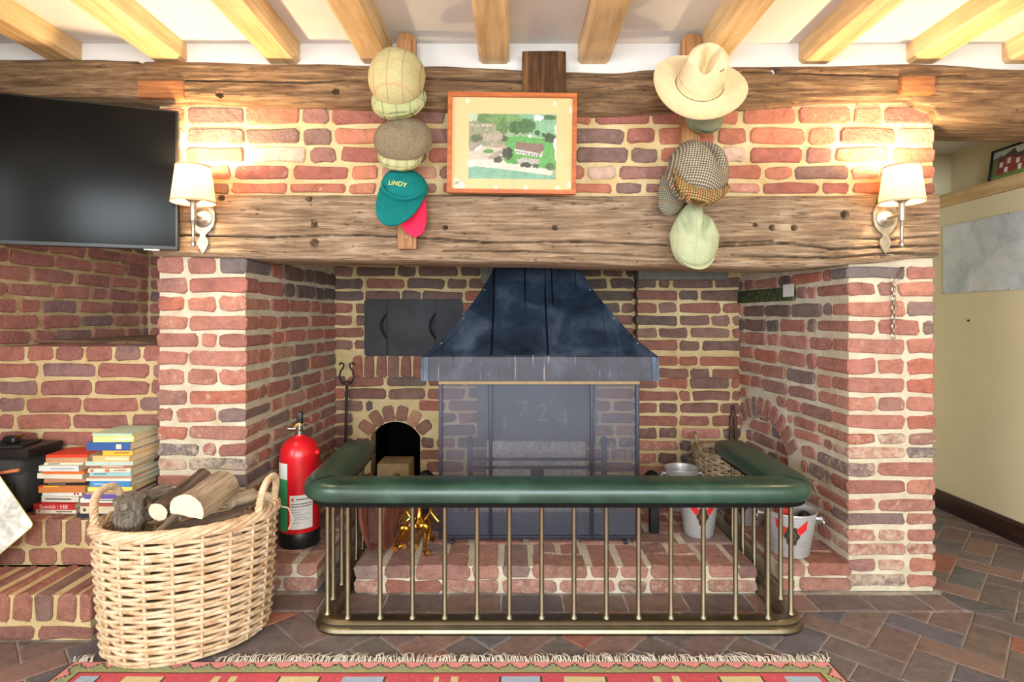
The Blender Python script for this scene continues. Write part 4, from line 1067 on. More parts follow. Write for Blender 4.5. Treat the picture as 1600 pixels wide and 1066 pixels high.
patch(MB(), 0.0812, va+rad(-80), va+rad(-36), 0.075, 0.29).build('green_panel', 'green_label', ex)
patch(MB(), 0.0812, va+rad(-80), va+rad(-36), 0.29, 0.355).build('white_panel', 'white_label', ex)
mb = MB(); mb.lathe([(0.001, 0.46), (0.018, 0.46), (0.018, 0.478), (0.012, 0.482), (0.012, 0.515), (0.001, 0.515)], 16); mb.build('valve', 'chrome', ex)
mb = MB(); mb.bbox(-0.010, 0.012, -0.012, 0.012, 0.508, 0.556, 0.004); mb.build('lever', 'black_plastic', ex)
mb = MB(); mb.tube([(-0.045, -0.01, 0.487), (-0.012, -0.01, 0.487)], [0.006, 0.005], 10); mb.build('gauge_nipple', 'chrome', ex)
mb = MB(); mb.tube([(0.033+0.014*math.cos(2*PI*k/14), -0.012, 0.505+0.009*math.sin(2*PI*k/14)) for k in range(14)], 0.0016, 6, loop=True); mb.build('pin_ring', 'chrome', ex)
mb = MB(); mb.tube([(0.012*math.cos(a)-0.002*a, -0.014+0.003*math.sin(2*a), 0.50+0.012*math.sin(a*1.3)) for a in [0.4*i for i in range(20)]], 0.0014, 5); mb.build('seal_tie', 'embroidery', ex)
mb = MB(); mb.ball((0.082, -0.02, 0.39), 0.012, 10); mb.build('hose_clip', 'red_paint', ex)

# ------------------------------------------------------------------ aluminium buckets with a red chevron and a dark crest
def bucket(loc, face, label, hgt=0.185, rt=0.098, rbm=0.070):
    b = thing('ice_bucket', label, 'bucket', loc, 0, 'aluminium buckets in the fireplace')
    mb = MB(); mb.lathe([(0.001, 0), (rbm-0.006, 0), (rbm, 0.006), (rt, hgt-0.006), (rt+0.004, hgt-0.003), (rt+0.003, hgt), (rt-0.002, hgt), (rt-0.004, hgt-0.006), (rbm-0.004, 0.010), (0.001, 0.008)], 40); mb.build('pail', 'aluminium', b)
    def surf(a, z, d=0.0012):
        r_ = rbm+(rt-rbm)*(z-0.006)/(hgt-0.012)+d; return (r_*math.cos(face+a), r_*math.sin(face+a), z)
    zc = hgt*0.60
    for s in (-1, 1):
        mb = MB(); rings = []
        for i in range(9):
            f = i/8; a = s*(0.02+0.60*f); zz = zc-0.036+0.052*f
            rings.append([surf(a, zz-0.0), surf(a, zz+0.038), surf(a, zz+0.038, 0.0004), surf(a, zz, 0.0004)])
        mb.rings(rings); mb.build('red_chevron', 'crest_red', b)
    mb = MB(); ring = []; n = 20
    for k in range(n):
        a = 2*PI*k/n; rr2 = 1+0.13*math.cos(6*a); ring.append((0.30*rr2*math.cos(a), zc-0.012+0.038*rr2*math.sin(a)))
    V_ = [surf(a, z, 0.0022) for a, z in ring]+[surf(a, z, 0.0008) for a, z in ring]+[surf(0, zc-0.012, 0.0030)]
    mb.add(V_, [(k, (k+1) % n, 2*n) for k in range(n)]+[(k, k+n, (k+1) % n+n, (k+1) % n) for k in range(n)]); cr_ = mb.build('crest', 'crest_dark', b)
    mb = MB(); mb.tube([surf(0.15*math.cos(2*PI*k/16), zc-0.012+0.018*math.sin(2*PI*k/16), 0.004) for k in range(16)], 0.0016, 5, loop=True); mb.build('crest_ring', 'crest_gold', cr_)
    mb = MB(); mb.tube([surf(0.295*(1+0.13*math.cos(12*PI*k/40))*math.cos(2*PI*k/40), zc-0.012+0.037*(1+0.13*math.cos(12*PI*k/40))*math.sin(2*PI*k/40), 0.003) for k in range(40)], 0.0011, 5, loop=True); mb.build('crest_edge', 'crest_gold', cr_)
    for s in (-1, 1):
        a = face+s*PI/2; dx, dy = math.cos(a), math.sin(a); z0 = hgt-0.030
        mb = MB(); mb.tube([(dx*(rt-0.008), dy*(rt-0.008), z0), (dx*(rt+0.016), dy*(rt+0.016), z0)], 0.007, 10); mb.ball((dx*(rt+0.018), dy*(rt+0.018), z0), 0.010, 10); lug = mb.build('lug', 'aluminium', b)
        mb = MB(); mb.tube([(dx*(rt+0.018)+0.004*dx+(-dy)*0.020*math.cos(2*PI*k/16), dy*(rt+0.018)+0.004*dy+dx*0.020*math.cos(2*PI*k/16), z0-0.012+0.020*math.sin(2*PI*k/16)) for k in range(16)], 0.0035, 8, loop=True); mb.build('ring_handle', 'chrome', lug)
    return b
bucket((at(1091, 0, 0.30)[0], 0.295, HZ+0.003), -PI/2-0.10, 'aluminium bucket with red chevron crest in front of the round wicker basket', 0.19, 0.086, 0.062)
bucket((1.105, 0.44, HZ+0.003), -PI/2-0.75, 'aluminium bucket between two others with its red chevron turned aside', 0.175, 0.082, 0.062)
b3 = bucket((at(1238, 0, 0.10)[0]-0.01, 0.105, HZ+0.003), -PI/2-0.36, 'aluminium bucket of red packets by the right brick pier', 0.180, 0.100, 0.074)
bucket((at(1061, 0, 0.66)[0], 0.62, HZ+0.003), -PI/2, 'aluminium bucket at the back of the hearth with only its rim above the fender', 0.21, 0.082, 0.062)
for k, (dx, dy, rz, cl, nm, lb_) in enumerate(((-0.045, -0.012, 0.3, 'flame_paper', 'firelighter_packet', 'red firelighter packet sticking out of the bucket by the right pier'), (0.010, 0.045, -0.2, 'bark', 'kindling_block', 'brown kindling block in the bucket by the right pier'), (0.045, -0.030, 0.9, 'black_plastic', 'coal_lump', 'black coal lump in the bucket by the right pier'))):
    mb = MB()
    if k == 2: mb.ball((0, 0, 0.02), 0.028, 9, (1.1, 0.9, 0.8))
    else: mb.bbox(-0.026, 0.026, -0.016, 0.016, 0, 0.09, 0.003, 0, Matrix.Rotation(0.25*(1-2*k), 4, 'Y'))
    o = mb.build(nm, cl); o.location = (b3.location.x+dx, b3.location.y+dy, HZ+(0.10 if k < 2 else 0.14)); o.rotation_euler = (0, 0, rz); tag(o, lb_, 'kindling')

# ------------------------------------------------------------------ woven baskets
def weave_basket(root, a_t, b_t, a_b, b_b, H, rows, stakes, rs, mat, rimr, taper=1.0):
    def el(f): 
        k = f**taper; return a_b+(a_t-a_b)*k, b_b+(b_t-b_b)*k
    mb = MB()
    for r_ in range(rows):
        f = (r_+0.5)/rows; a, b = el(f); z = 0.012+(H-0.02)*f; pts = []; n = stakes*6
        for k in range(n):
            th = 2*PI*k/n; wv = 0.0070*math.sin(stakes/2*th+PI*r_)+0.0012*noise.noise((th*5, r_*1.7, 1))
            pts.append(((a+wv)*math.cos(th), (b+wv)*math.sin(th), z+0.0024*math.sin(stakes/2*th+PI*r_+1.2)+0.003*noise.noise((th*2, r_*0.9, 7))))
        mb.tube(pts, rs*(1+0.18*noise.noise((r_*3.1, 2, 2))), 6, loop=True)
    wv_ = mb.build('weave', mat, root); wv_['kind'] = 'stuff'
    mb = MB()
    for k in range(stakes):
        th = 2*PI*(k+0.5)/stakes; pts = []
        for i in range(5):
            a, b = el(i/4); pts.append((a*math.cos(th), b*math.sin(th), 0.004+(H-0.004)*i/4))
        mb.tube(pts, rs*0.9, 6)
    st_ = mb.build('stakes', mat, root); st_['kind'] = 'stuff'
    mb = MB(); a, b = el(0.0); n = 40
    mb.add([(a*0.99*math.cos(2*PI*k/n), b*0.99*math.sin(2*PI*k/n), z) for z in (0.0, 0.010) for k in range(n)], [tuple(range(n-1, -1, -1)), tuple(range(n, 2*n))]+[(k, (k+1) % n, n+(k+1) % n, n+k) for k in range(n)]); mb.build('base', mat, root)
    rm = MB(); n = stakes*8
    for s in range(5):
        pts = []
        for k in range(n):
            th = 2*PI*k/n; ph = th*stakes/3.0+2*PI*s/5; rr2 = rimr
            pts.append(((a_t+rr2*math.cos(ph))*math.cos(th), (b_t+rr2*math.cos(ph))*math.sin(th), H+rr2*0.85*math.sin(ph)))
        rm.tube(pts, rimr*0.62, 6, loop=True)
    rim = rm.build('rim', mat, root); return rim
def rope_handle(root, p0, p1, up, out, r, mat, strands=3, turns=9):
    P0, P1 = Vector(p0), Vector(p1); U = Vector(up); O_ = Vector(out); mb = MB(); n = 90; cl = []
    for i in range(n+1):
        f = i/n; s_ = math.sin(PI*f)**0.62 if 0 < f < 1 else 0
        x = 0.5-0.5*math.copysign(abs(math.cos(PI*f))**0.75, math.cos(PI*f))
        cl.append(P0.lerp(P1, x)+U*s_+O_*s_)
    for s in range(strands):
        pts = []
        for i, p in enumerate(cl):
            t_ = (cl[min(i+1, n)]-cl[max(i-1, 0)]).normalized(); a1 = t_.cross(O_.normalized()); a1.normalize(); a2 = t_.cross(a1); ph = 2*PI*turns*i/n+2*PI*s/strands
            pts.append(p+(a1*math.cos(ph)+a2*math.sin(ph))*r*0.75)
        mb.tube(pts, r*0.72, 6)
    return mb.build('handle', mat, root)
LBZ = 0.405
lb_root = thing('log_basket', 'large oval pale wicker log basket with two twisted handles on the rug corner', 'basket', (-1.075, -0.315, 0.0085), math.radians(27))
weave_basket(lb_root, 0.262, 0.188, 0.235, 0.165, LBZ, 27, 20, 0.0064, 'wicker', 0.0125, 0.7)
for t0, t1, ox in ((185, 140, -1), (5, -40, 1)):
    e0, e1 = [(0.256*math.cos(math.radians(a)), 0.183*math.sin(math.radians(a)), LBZ-0.012) for a in (t0, t1)]
    rope_handle(lb_root, e0, e1, (0, 0, 0.118), (ox*0.018, -ox*0.006, 0), 0.0088, 'wicker')
mb = MB(); mb.tube([(0.262, -0.03, LBZ), (0.30, -0.05, LBZ-0.01), (0.315, -0.055, LBZ-0.05), (0.30, -0.05, LBZ-0.085)], 0.0022, 5); mb.build('loose_cane', 'wicker', lb_root)
rb_root = thing('wicker_basket', 'round weathered wicker basket with a loop handle at the back of the right ledge', 'basket', (1.102, 0.735, HZ+0.003))
weave_basket(rb_root, 0.148, 0.140, 0.120, 0.112, 0.262, 20, 26, 0.0055, 'wicker_old', 0.010)
rope_handle(rb_root, (-0.135, -0.055, 0.26), (-0.095, 0.105, 0.26), (0, 0, 0.085), (-0.02, 0.01, 0), 0.007, 'wicker_old', turns=6)

# logs
def log_body(length, r, seed, shape='round', seg=18, n=12):
    rings = []
    for i in range(n+1):
        f = i/n; x = (f-0.5)*length; ring = []
        for k in range(seg):
            a = 2*PI*k/seg; rr2 = r*(1+0.10*noise.noise((math.cos(a)*1.3+seed, math.sin(a)*1.3, f*2+seed))+0.05*noise.noise((a*3+seed, f*6, seed)))
            y, z = rr2*math.cos(a), rr2*math.sin(a)
            if shape == 'half': z = max(z, -0.25*r+0.05*r*noise.noise((y*30, f*5, seed)))
            if shape == 'wedge':
                z = max(z, -0.5*r+abs(y)*0.0); y = max(y, -0.45*r-0.1*z)
            if shape == 'slab': z = max(min(z, 0.5*r), -0.45*r)
            ring.append((x+0.004*noise.noise((y*20, z*20, seed+f)), y, z+0.06*r*math.sin(f*5+seed)))
        rings.append(ring)
    return rings
def make_log(A, B, r, seed, label, shape='round', mat='bark', roll=0.0, rough=0.0):
    A, B = Vector(A), Vector(B); X_ = (B-A).normalized(); Z_ = Vector((0, 0, 1)) if abs(X_.z) < 0.9 else Vector((0, -1, 0)); Y_ = Z_.cross(X_).normalized(); Z_ = X_.cross(Y_)
    t_ = thing('log', label, 'log', (A+B)/2, 0, 'logs in the wicker basket')
    rot = Matrix((X_, Y_, Z_)).transposed() @ Matrix.Rotation(roll, 3, 'X'); t_.rotation_euler = rot.to_euler()
    rings = log_body((B-A).length, r, seed, shape)
    if rough: rings = [[tuple(Vector(p)*(1+0) + Vector((0, p[1], p[2]))*rough*noise.noise(Vector(p)*38+Vector((seed, 0, 0)))) for p in ring] for ring in rings]
    mb = MB(); mb.rings(rings, caps=False); mb.build('bark_body', mat, t_, angle=50)
    for ring, s in ((rings[0], -1), (rings[-1], 1)):
        cx = sum(p[0] for p in ring)/len(ring); cy = sum(p[1] for p in ring)/len(ring); cz = sum(p[2] for p in ring)/len(ring)
        mb = MB(); n = len(ring); mb.add(list(ring)+[(cx+s*0.001, cy, cz)], [(k, (k+1) % n, n) for k in range(n)]); mb.build('cut_end', 'lichen_bark' if mat == 'lichen_bark' else 'cut_wood', t_, smooth=False)
    return t_
def lg(px, py, Y): x, z = at(px, py, Y); return (x, Y, z)
make_log(lg(206, 850, -0.37), lg(203, 776, -0.39), 0.043, 1.0, 'upright lichen crusted bark log by the left basket handle', 'round', 'lichen_bark', 0.6, 0.5)
make_log(lg(247, 801, -0.42), lg(319, 745, -0.20), 0.031, 2.0, 'round brown bark log with a pale sawn end sloping up over the others', 'round', 'bark')
make_log(lg(291, 800, -0.43), lg(349, 762, -0.24), 0.058, 3.0, 'split grey log with a pale half round sawn face', 'half', 'split_wood', 0.15)
make_log(lg(360, 788, -0.225), lg(396, 779, -0.16), 0.038, 4.0, 'short tan split log beside the right basket handle', 'wedge', 'split_wood', 0.9)
make_log(lg(268, 834, -0.39), lg(385, 806, -0.30), 0.030, 5.0, 'long rough grey bark log lying along the front rim of the basket', 'round', 'bark')
make_log(lg(232, 778, -0.26), lg(266, 764, -0.20), 0.030, 6.0, 'small mottled bark log at the back of the basket', 'slab', 'lichen_bark', 0.3)
make_log(lg(245, 842, -0.40), lg(275, 812, -0.32), 0.022, 7.0, 'thin split log wedged between bark log and basket rim', 'wedge', 'split_wood')
def bl_(x, y, z): k = math.radians(27); return (-1.075+x*math.cos(k)-y*math.sin(k), -0.315+x*math.sin(k)+y*math.cos(k), z)
make_log(bl_(-0.16, 0, 0.19), bl_(0.16, 0, 0.19), 0.058, 8.0, 'thick dark log under the pile deep in the basket', 'round', 'bark')
make_log(bl_(0.13, -0.05, 0.303), bl_(0.13, 0.10, 0.303), 0.044, 9.0, 'dark log lying crosswise under the tan split log', 'round', 'bark')
make_log(bl_(-0.14, -0.08, 0.290), bl_(-0.14, 0.11, 0.290), 0.040, 10.0, 'dark log lying crosswise under the upright bark log', 'round', 'bark')
# ------------------------------------------------------------------ rug
RX_0, RX_1, RY_0, RY_1 = -1.36, 0.985, -1.9, -0.452
rug = thing('rug', 'red kilim rug with a zigzag border and cream fringe in front of the fender', 'rug', ((RX_0+RX_1)/2, (RY_0+RY_1)/2, 0.0))
nx = 330; ys = [RY_1-0.005*i for i in range(71)]; 
while ys[-1] > RY_0: ys.append(ys[-1]-0.03)
xs = [RX_0+(RX_1-RX_0)*i/nx for i in range(nx+1)]
vs = [(x-rug.location.x, y-rug.location.y, 0.006+0.0025*noise.noise((x*5, y*5, 2))) for y in ys for x in xs]; fs2 = []; cols = []
red, pink, green, olive, blue, yellow, dark, salmon = c(206, 88, 98), c(226, 150, 146), c(150, 162, 126), c(180, 174, 110), c(170, 188, 208), c(216, 200, 150), c(92, 74, 66), c(226, 148, 130)
def rugcol(x, y):
    d = RY_1-y; e_ = min(x-RX_0, RX_1-x); s = x-RX_0
    k = min(d, e_)
    along = s if d <= e_ else d
    zz = abs(((along/0.066) % 1.0)-0.5)*2
    if k < 0.006: return dark
    if k < 0.050:
        lim = 0.014+0.024*(round(zz*4)/4)
        if abs(k-lim) < 0.003: return dark
        return pink if k < lim else (green if R.random() < 0.8 else olive)
    if k < 0.056: return olive
    if k < 0.061: return dark
    if k < 0.30:
        m = (s*0.95) % 0.62
        if k < 0.075: return red
        if k > 0.27: return olive
        if 0.02 < m < 0.13: return blue if int(s*0.95/0.62) % 2 == 0 else yellow
        if 0.13 <= m < 0.137 or 0.013 < m <= 0.02: return dark
        if 0.20 < m < 0.31: return yellow if int(s*0.95/0.62) % 2 == 0 else blue
        if 0.31 <= m < 0.317: return dark
        if 0.45 < m < 0.47 or 0.50 < m < 0.52: return yellow if k < 0.2 else blue
        return red if R.random() < 0.85 else c(214, 106, 112)
    return red if int((x*7))+int(y*7) & 1 else salmon
nyy = len(ys)-1
for j in range(nyy):
    for i in range(nx):
        a = j*(nx+1)+i; fs2.append((a, a+nx+1, a+nx+2, a+1)); cols.append(rugcol((xs[i]+xs[i+1])/2, (ys[j]+ys[j+1])/2))
def colour_mesh(o, cols):
    me = o.data; ca_ = me.color_attributes.new('print', 'FLOAT_COLOR', 'CORNER'); arr = np.ones((len(me.loops), 4), dtype=np.float32)
    st = np.empty(len(me.polygons), dtype=np.int32); me.polygons.foreach_get('loop_start', st); tot = np.empty(len(me.polygons), dtype=np.int32); me.polygons.foreach_get('loop_total', tot)
    cc = np.array([x[:3] for x in cols], dtype=np.float32); arr[:, :3] = np.repeat(cc, tot, axis=0); ca_.data.foreach_set('color', arr.ravel())
mb = MB(); mb.add(vs, fs2); pile = mb.build('woven_field', 'rug_weave', rug); colour_mesh(pile, cols)
mb = MB(); mb.box(RX_0-rug.location.x, RX_1-rug.location.x, RY_0-rug.location.y, RY_1-rug.location.y, 0.0005, 0.003); mb.build('backing', 'fringe', rug)
mb = MB()
for i in range(520):
    x = RX_0+(RX_1-RX_0)*(i+R.random())/520-rug.location.x; y = RY_1-rug.location.y; ln_ = R.uniform(0.018, 0.05); dx = R.uniform(-0.025, 0.025); h_ = R.uniform(0.003, 0.010)
    if any(((bx_*0.891+by_*0.454)/0.255)**2+((-bx_*0.454+by_*0.891)/0.185)**2 < 1 for bx_, by_ in ((x+rug.location.x+1.075, RY_1+0.315), (x+dx+rug.location.x+1.075, RY_1+ln_+0.315))): continue      # flattened under the log basket
    mb.tube([(x, y-0.004, 0.007), (x+dx*0.3, y+ln_*0.4, 0.006+h_), (x+dx*0.8, y+ln_*0.8, 0.004+h_*0.5), (x+dx, y+ln_, 0.003)], [0.0016, 0.0014, 0.0012, 0.0008], 4)
fg = mb.build('fringe', 'fringe', rug); fg['kind'] = 'stuff'

# ------------------------------------------------------------------ television
tvR = Vector((-1.2546, -0.085)); tvL = Vector((-1.761, -0.263)); d_ = (tvL-tvR).normalized(); tw = 0.872
tc_ = tvR+d_*tw/2; ang = math.atan2(-d_.y, -d_.x)
tv = thing('television', 'black flat screen television on a wall arm beside the left lamp', 'television', (tc_.x, tc_.y, 1.325), ang)
mb = MB(); mb.bbox(-tw/2, tw/2, 0.0, 0.035, 0, 0.524, 0.004); mb.build('casing', 'tv_bezel', tv)
mb = MB(); mb.bbox(-tw/2+0.008, tw/2-0.008, -0.002, 0.002, 0.014, 0.516, 0.0008); mb.build('screen', 'tv_screen', tv)
mb = MB(); mb.bbox(tw/2-0.11, tw/2-0.06, -0.001, 0.004, -0.004, 0.001, 0.0008); mb.build('silver_badge', 'chrome', tv)
mb = MB(); mb.bbox(-0.12, 0.12, 0.034, 0.05, 0.12, 0.38, 0.003); br = mb.build('mount_plate', 'black_plastic', tv)
mt = tv.matrix_basis if False else Matrix.Translation(tv.location) @ Matrix.Rotation(ang, 4, 'Z')
wp = mt.inverted() @ Vector((LX0-0.004, 0.12, 1.66))
mb = MB(); mb.tube([(0, 0.048, 0.25), (0.14, 0.16, 0.25), (wp.x, wp.y, wp.z)], 0.016, 8); mb.build('mount_arm', 'black_plastic', br)

# ------------------------------------------------------------------ wall lamps
def sconce(px_plate, px_shade, label, side):
    X, Z = at(px_plate, 345, -0.04); xs_ = at(px_shade, 290, -0.14)[0]-X
    s = thing('wall_lamp', label, 'lamp', (X, -0.040, 1.30), 0, 'wall lamps on the mantel beam')
    zc = Z-1.30
    pts = [(0, 0.115)]
    prof_ = [(0.020, 0.108), (0.030, 0.085), (0.026, 0.070), (0.040, 0.050), (0.046, 0.030), (0.046, 0.0), (0.040, -0.022), (0.026, -0.040), (0.012, -0.052), (0.010, -0.060), (0.020, -0.074), (0.022, -0.088), (0.014, -0.106), (0.0, -0.128)]
    out_ = [(-a, z+zc) for a, z in prof_[::-1]]+[(0, 0.118+zc)]+[(a, z+zc) for a, z in prof_[:-1]]
    mb = MB(); mb.poly(out_, -0.006, 0.002); pl = mb.build('back_plate', 'pewter', s, angle=30)
    mb = MB(); mb.lathe([(0.038, 0.004), (0.036, 0.010), (0.022, 0.018), (0.018, 0.022), (0.001, 0.024)], 24, (0, 0, zc+0.01), 'Y'); mb.build('boss', 'pewter', pl)
    ya = -0.100
    mb = MB(); mb.tube([(0, -0.02, zc+0.008), (xs_*0.5, -0.06, zc+0.006), (xs_, ya, zc+0.012)], 0.006, 10); mb.build('arm', 'pewter', s)
    mb = MB(); mb.lathe([(0.001, zc-0.112), (0.008, zc-0.110), (0.0095, zc-0.100), (0.006, zc-0.092), (0.0045, zc-0.085), (0.0075, zc-0.02), (0.011, zc-0.016), (0.011, zc+0.045), (0.014, zc+0.05), (0.032, zc+0.062), (0.038, zc+0.074), (0.001, zc+0.074)], 20, (xs_, ya, 0)); mb.build('candle_stem', 'pewter', s)
    z0, z1 = 1.492-1.30, 1.622-1.30
    mb = MB(); mb.lathe([(0.074, z0), (0.058, z1), (0.0565, z1), (0.0725, z0)], 40, (xs_, ya, 0), caps=False)
    sh = mb.build('shade', 'shade_cloth', s)
    for zz, rr2 in ((z0, 0.0742), (z1, 0.0582)):
        mb = MB(); mb.lathe([(rr2, zz-0.002), (rr2+0.0012, zz-0.002), (rr2+0.0012-0.0007, zz+0.005), (rr2-0.0007, zz+0.005)], 40, (xs_, ya, 0), caps=False); mb.build('trim_band', 'shade_trim', sh)
    mb = MB(); mb.lathe([(0.001, zc+0.07), (0.012, zc+0.07), (0.012, zc+0.10), (0.001, zc+0.10)], 14, (xs_, ya, 0)); mb.build('bulb_holder', 'white_label', s)
    mb = MB(); mb.ball((xs_, ya, zc+0.125), 0.020, 12, (1, 1, 1.3)); mb.build('bulb', 'lit_bulb', s)
    l = bpy.data.lights.new('lamp_light', 'POINT'); l.energy = LAMP_W; l.color = (1.0, 0.74, 0.42); l.shadow_soft_size = 0.028
    o = bpy.data.objects.new('lamp_light', l); COL.objects.link(o); o.location = (X+xs_, -0.040+ya, 1.30+zc+0.158)
LAMP_W = 20.0
sconce(318, 302, 'pewter wall lamp with a cream shade beside the television', -1)
sconce(1382, 1409, 'pewter wall lamp with a cream shade on the beam above the chain', 1)

# ------------------------------------------------------------------ framed aerial photograph
pf_ = thing('framed_photograph', 'framed faded aerial photograph of a farmstead in a wooden frame on the mantel beam', 'picture', (0.0, -0.036, 0.0))
pf_.rotation_euler = (math.radians(-3.0), 0, 0)
BLx, BLz = at(699, 303, -0.06); BRx, BRz = at(899, 306, -0.06); TLx, TLz = at(704, 148, -0.06); TRx, TRz = at(900, 150, -0.06)
pf_.location = ((BLx+BRx)/2, -0.086, (BLz+BRz)/2-0.002); FW = 0.482; FH = 0.376; pf_.rotation_euler = (math.radians(0.3), math.radians(0.7), 0)
fwid = 0.015
for nm, pts in (('frame_rail', [(-FW/2, 0), (FW/2, 0), (FW/2-fwid, fwid), (-FW/2+fwid, fwid)]), ('frame_rail', [(-FW/2, FH), (-FW/2+fwid, FH-fwid), (FW/2-fwid, FH-fwid), (FW/2, FH)]), ('frame_rail', [(-FW/2, 0), (-FW/2+fwid, fwid), (-FW/2+fwid, FH-fwid), (-FW/2, FH)]), ('frame_rail', [(FW/2, 0), (FW/2, FH), (FW/2-fwid, FH-fwid), (FW/2-fwid, fwid)])):
    mb = MB(); mb.poly(pts, -0.012, 0.012); mb.build(nm, 'frame_wood', pf_, smooth=False)
mb = MB(); mb.box(-FW/2+0.012, FW/2-0.012, 0.003, 0.006, 0.012, FH-0.012); mtb = mb.build('mount', 'mat_board', pf_, smooth=False)
IX0, IX1 = -FW/2+FW*0.163, -FW/2+FW*0.845; IZ0, IZ1 = FH*0.150, FH*0.800
PNX, PNY = 150, 118
img = np.zeros((PNY, PNX, 3), dtype=np.float32); yy, xx = np.mgrid[0:PNY, 0:PNX]; XX = (xx+0.5)/PNX; YY = (yy+0.5)/PNY
rs_ = np.random.RandomState(3); nz_ = rs_.rand(PNY, PNX)
def blur(a, k):
    for _ in range(k): a = (a+np.roll(a, 1, 0)+np.roll(a, -1, 0)+np.roll(a, 1, 1)+np.roll(a, -1, 1))/5
    return a
def norm(a): return (a-a.min())/(a.max()-a.min())
n1 = norm(blur(nz_, 2)); n2 = norm(blur(rs_.rand(PNY, PNX), 14))
def put(mask, col, tex=0.25, nn=None):
    nn = n1 if nn is None else nn; cc = np.array(c(*col)[:3]); img[mask] = (cc[None, :]*(1-tex+2*tex*nn[mask][:, None]))
def PX(x, y): return (x-265)/850.0, (y-225)/665.0
def pmask(pts):
    p = [PX(*q_) for q_ in pts]; m = np.zeros((PNY, PNX), bool); j = len(p)-1
    for i in range(len(p)):
        xi, yi = p[i]; xj, yj = p[j]
        with np.errstate(divide='ignore', invalid='ignore'): m ^= ((yi > YY) != (yj > YY)) & (XX < (xj-xi)*(YY-yi)/((yj-yi) if yj != yi else 1e-9)+xi)
        j = i
    return m
def emask(x, y, rx, ry, rough=0.0):
    cx, cy = PX(x, y); d = ((XX-cx)/(rx/850.0))**2+((YY-cy)/(ry/665.0))**2; return d < 1+rough*(n1-0.5)*2
put(np.ones((PNY, PNX), bool), (150, 176, 140), 0.2)
put(pmask([(700, 225), (1115, 225), (1115, 480), (980, 470), (700, 380)]), (136, 184, 146), 0.15, n2)
put(pmask([(265, 300), (600, 320), (640, 560), (265, 560)]), (150, 152, 124), 0.35)
put(pmask([(620, 460), (1000, 450), (1115, 480), (1115, 790), (900, 780), (620, 700)]), (98, 172, 88), 0.15)
put(pmask([(265, 760), (480, 775), (1060, 850), (1115, 890), (265, 890)]), (124, 176, 150), 0.2, n2)
put(pmask([(265, 580), (400, 560), (600, 570), (640, 700), (265, 720)]), (206, 196, 176), 0.1)
put(pmask([(265, 700), (600, 700), (1085, 795), (1070, 850), (600, 790), (265, 760)]), (224, 214, 198), 0.12)
put(pmask([(600, 690), (720, 650), (760, 680), (740, 740), (640, 730)]), (84, 160, 70), 0.15)
put(pmask([(730, 690), (800, 670), (960, 690), (930, 760), (760, 745)]), (186, 180, 172), 0.1)
for x, y, rx, ry, cl in ((420, 275, 80, 50, (96, 132, 72)), (520, 280, 90, 55, (110, 148, 84)), (610, 290, 70, 60, (104, 150, 84)), (590, 370, 60, 70, (88, 128, 70)), (720, 360, 70, 70, (62, 104, 60)), (820, 350, 90, 80, (72, 116, 66)), (700, 270, 80, 40, (120, 158, 96)), (1040, 260, 70, 25, (70, 110, 64)), (930, 415, 24, 30, (52, 92, 52)), (1050, 470, 60, 48, (54, 84, 50)), (340, 480, 60, 40, (92, 106, 72)), (610, 480, 36, 30, (66, 86, 54)), (640, 630, 54, 66, (46, 62, 40)), (550, 690, 44, 36, (60, 72, 52)), (825, 745, 56, 28, (52, 66, 46)), (920, 755, 36, 24, (70, 100, 60)), (1060, 760, 50, 40, (66, 110, 62)), (455, 610, 54, 22, (88, 140, 66)), (440, 345, 60, 14, (190, 180, 160)), (330, 350, 50, 18, (176, 170, 150)), (990, 435, 14, 20, (56, 90, 52))): put(emask(x, y, rx, ry, 0.7), cl, 0.4)
put(pmask([(400, 430), (480, 420), (560, 400), (595, 440), (590, 490), (410, 510)]), (178, 164, 146), 0.3)
put(pmask([(270, 560), (360, 505), (395, 540), (390, 575), (300, 620), (270, 600)]), (168, 152, 138), 0.25)
put(pmask([(320, 590), (392, 540), (392, 575), (325, 622)]), (226, 218, 208), 0.2)
put(pmask([(470, 530), (560, 540), (640, 550), (630, 580), (470, 570)]), (176, 152, 136), 0.25)
put(pmask([(440, 670), (580, 590), (600, 610), (560, 660), (470, 695)]), (164, 150, 138), 0.2)
put(pmask([(730, 510), (800, 520), (990, 525), (1000, 590), (960, 630), (720, 580), (715, 530)]), (140, 112, 98), 0.25)
put(pmask([(710, 580), (960, 630), (985, 600), (975, 665), (720, 630)]), (222, 214, 206), 0.2)
for x in range(735, 960, 26): put(emask(x, 612+(x-735)*0.16, 6, 12), (90, 84, 84), 0.1)
put(pmask([(840, 440), (1000, 470), (1000, 476), (840, 450)]), (214, 214, 200), 0.1)
put(emask(860, 450, 20, 16), (232, 232, 226), 0.1)
put(emask(940, 262, 46, 30, 1.2), (238, 240, 236), 0.04); put(emask(265, 745, 40, 40, 0.6), (236, 236, 230), 0.04); put(emask(1112, 380, 16, 40, 0.8), (238, 238, 232), 0.04); put(emask(1108, 520, 22, 60, 0.8), (238, 238, 232), 0.04); put(emask(1112, 640, 12, 50, 0.8), (238, 238, 232), 0.04)
put(emask(290, 250, 60, 60, 0.4), (186, 204, 176), 0.1)
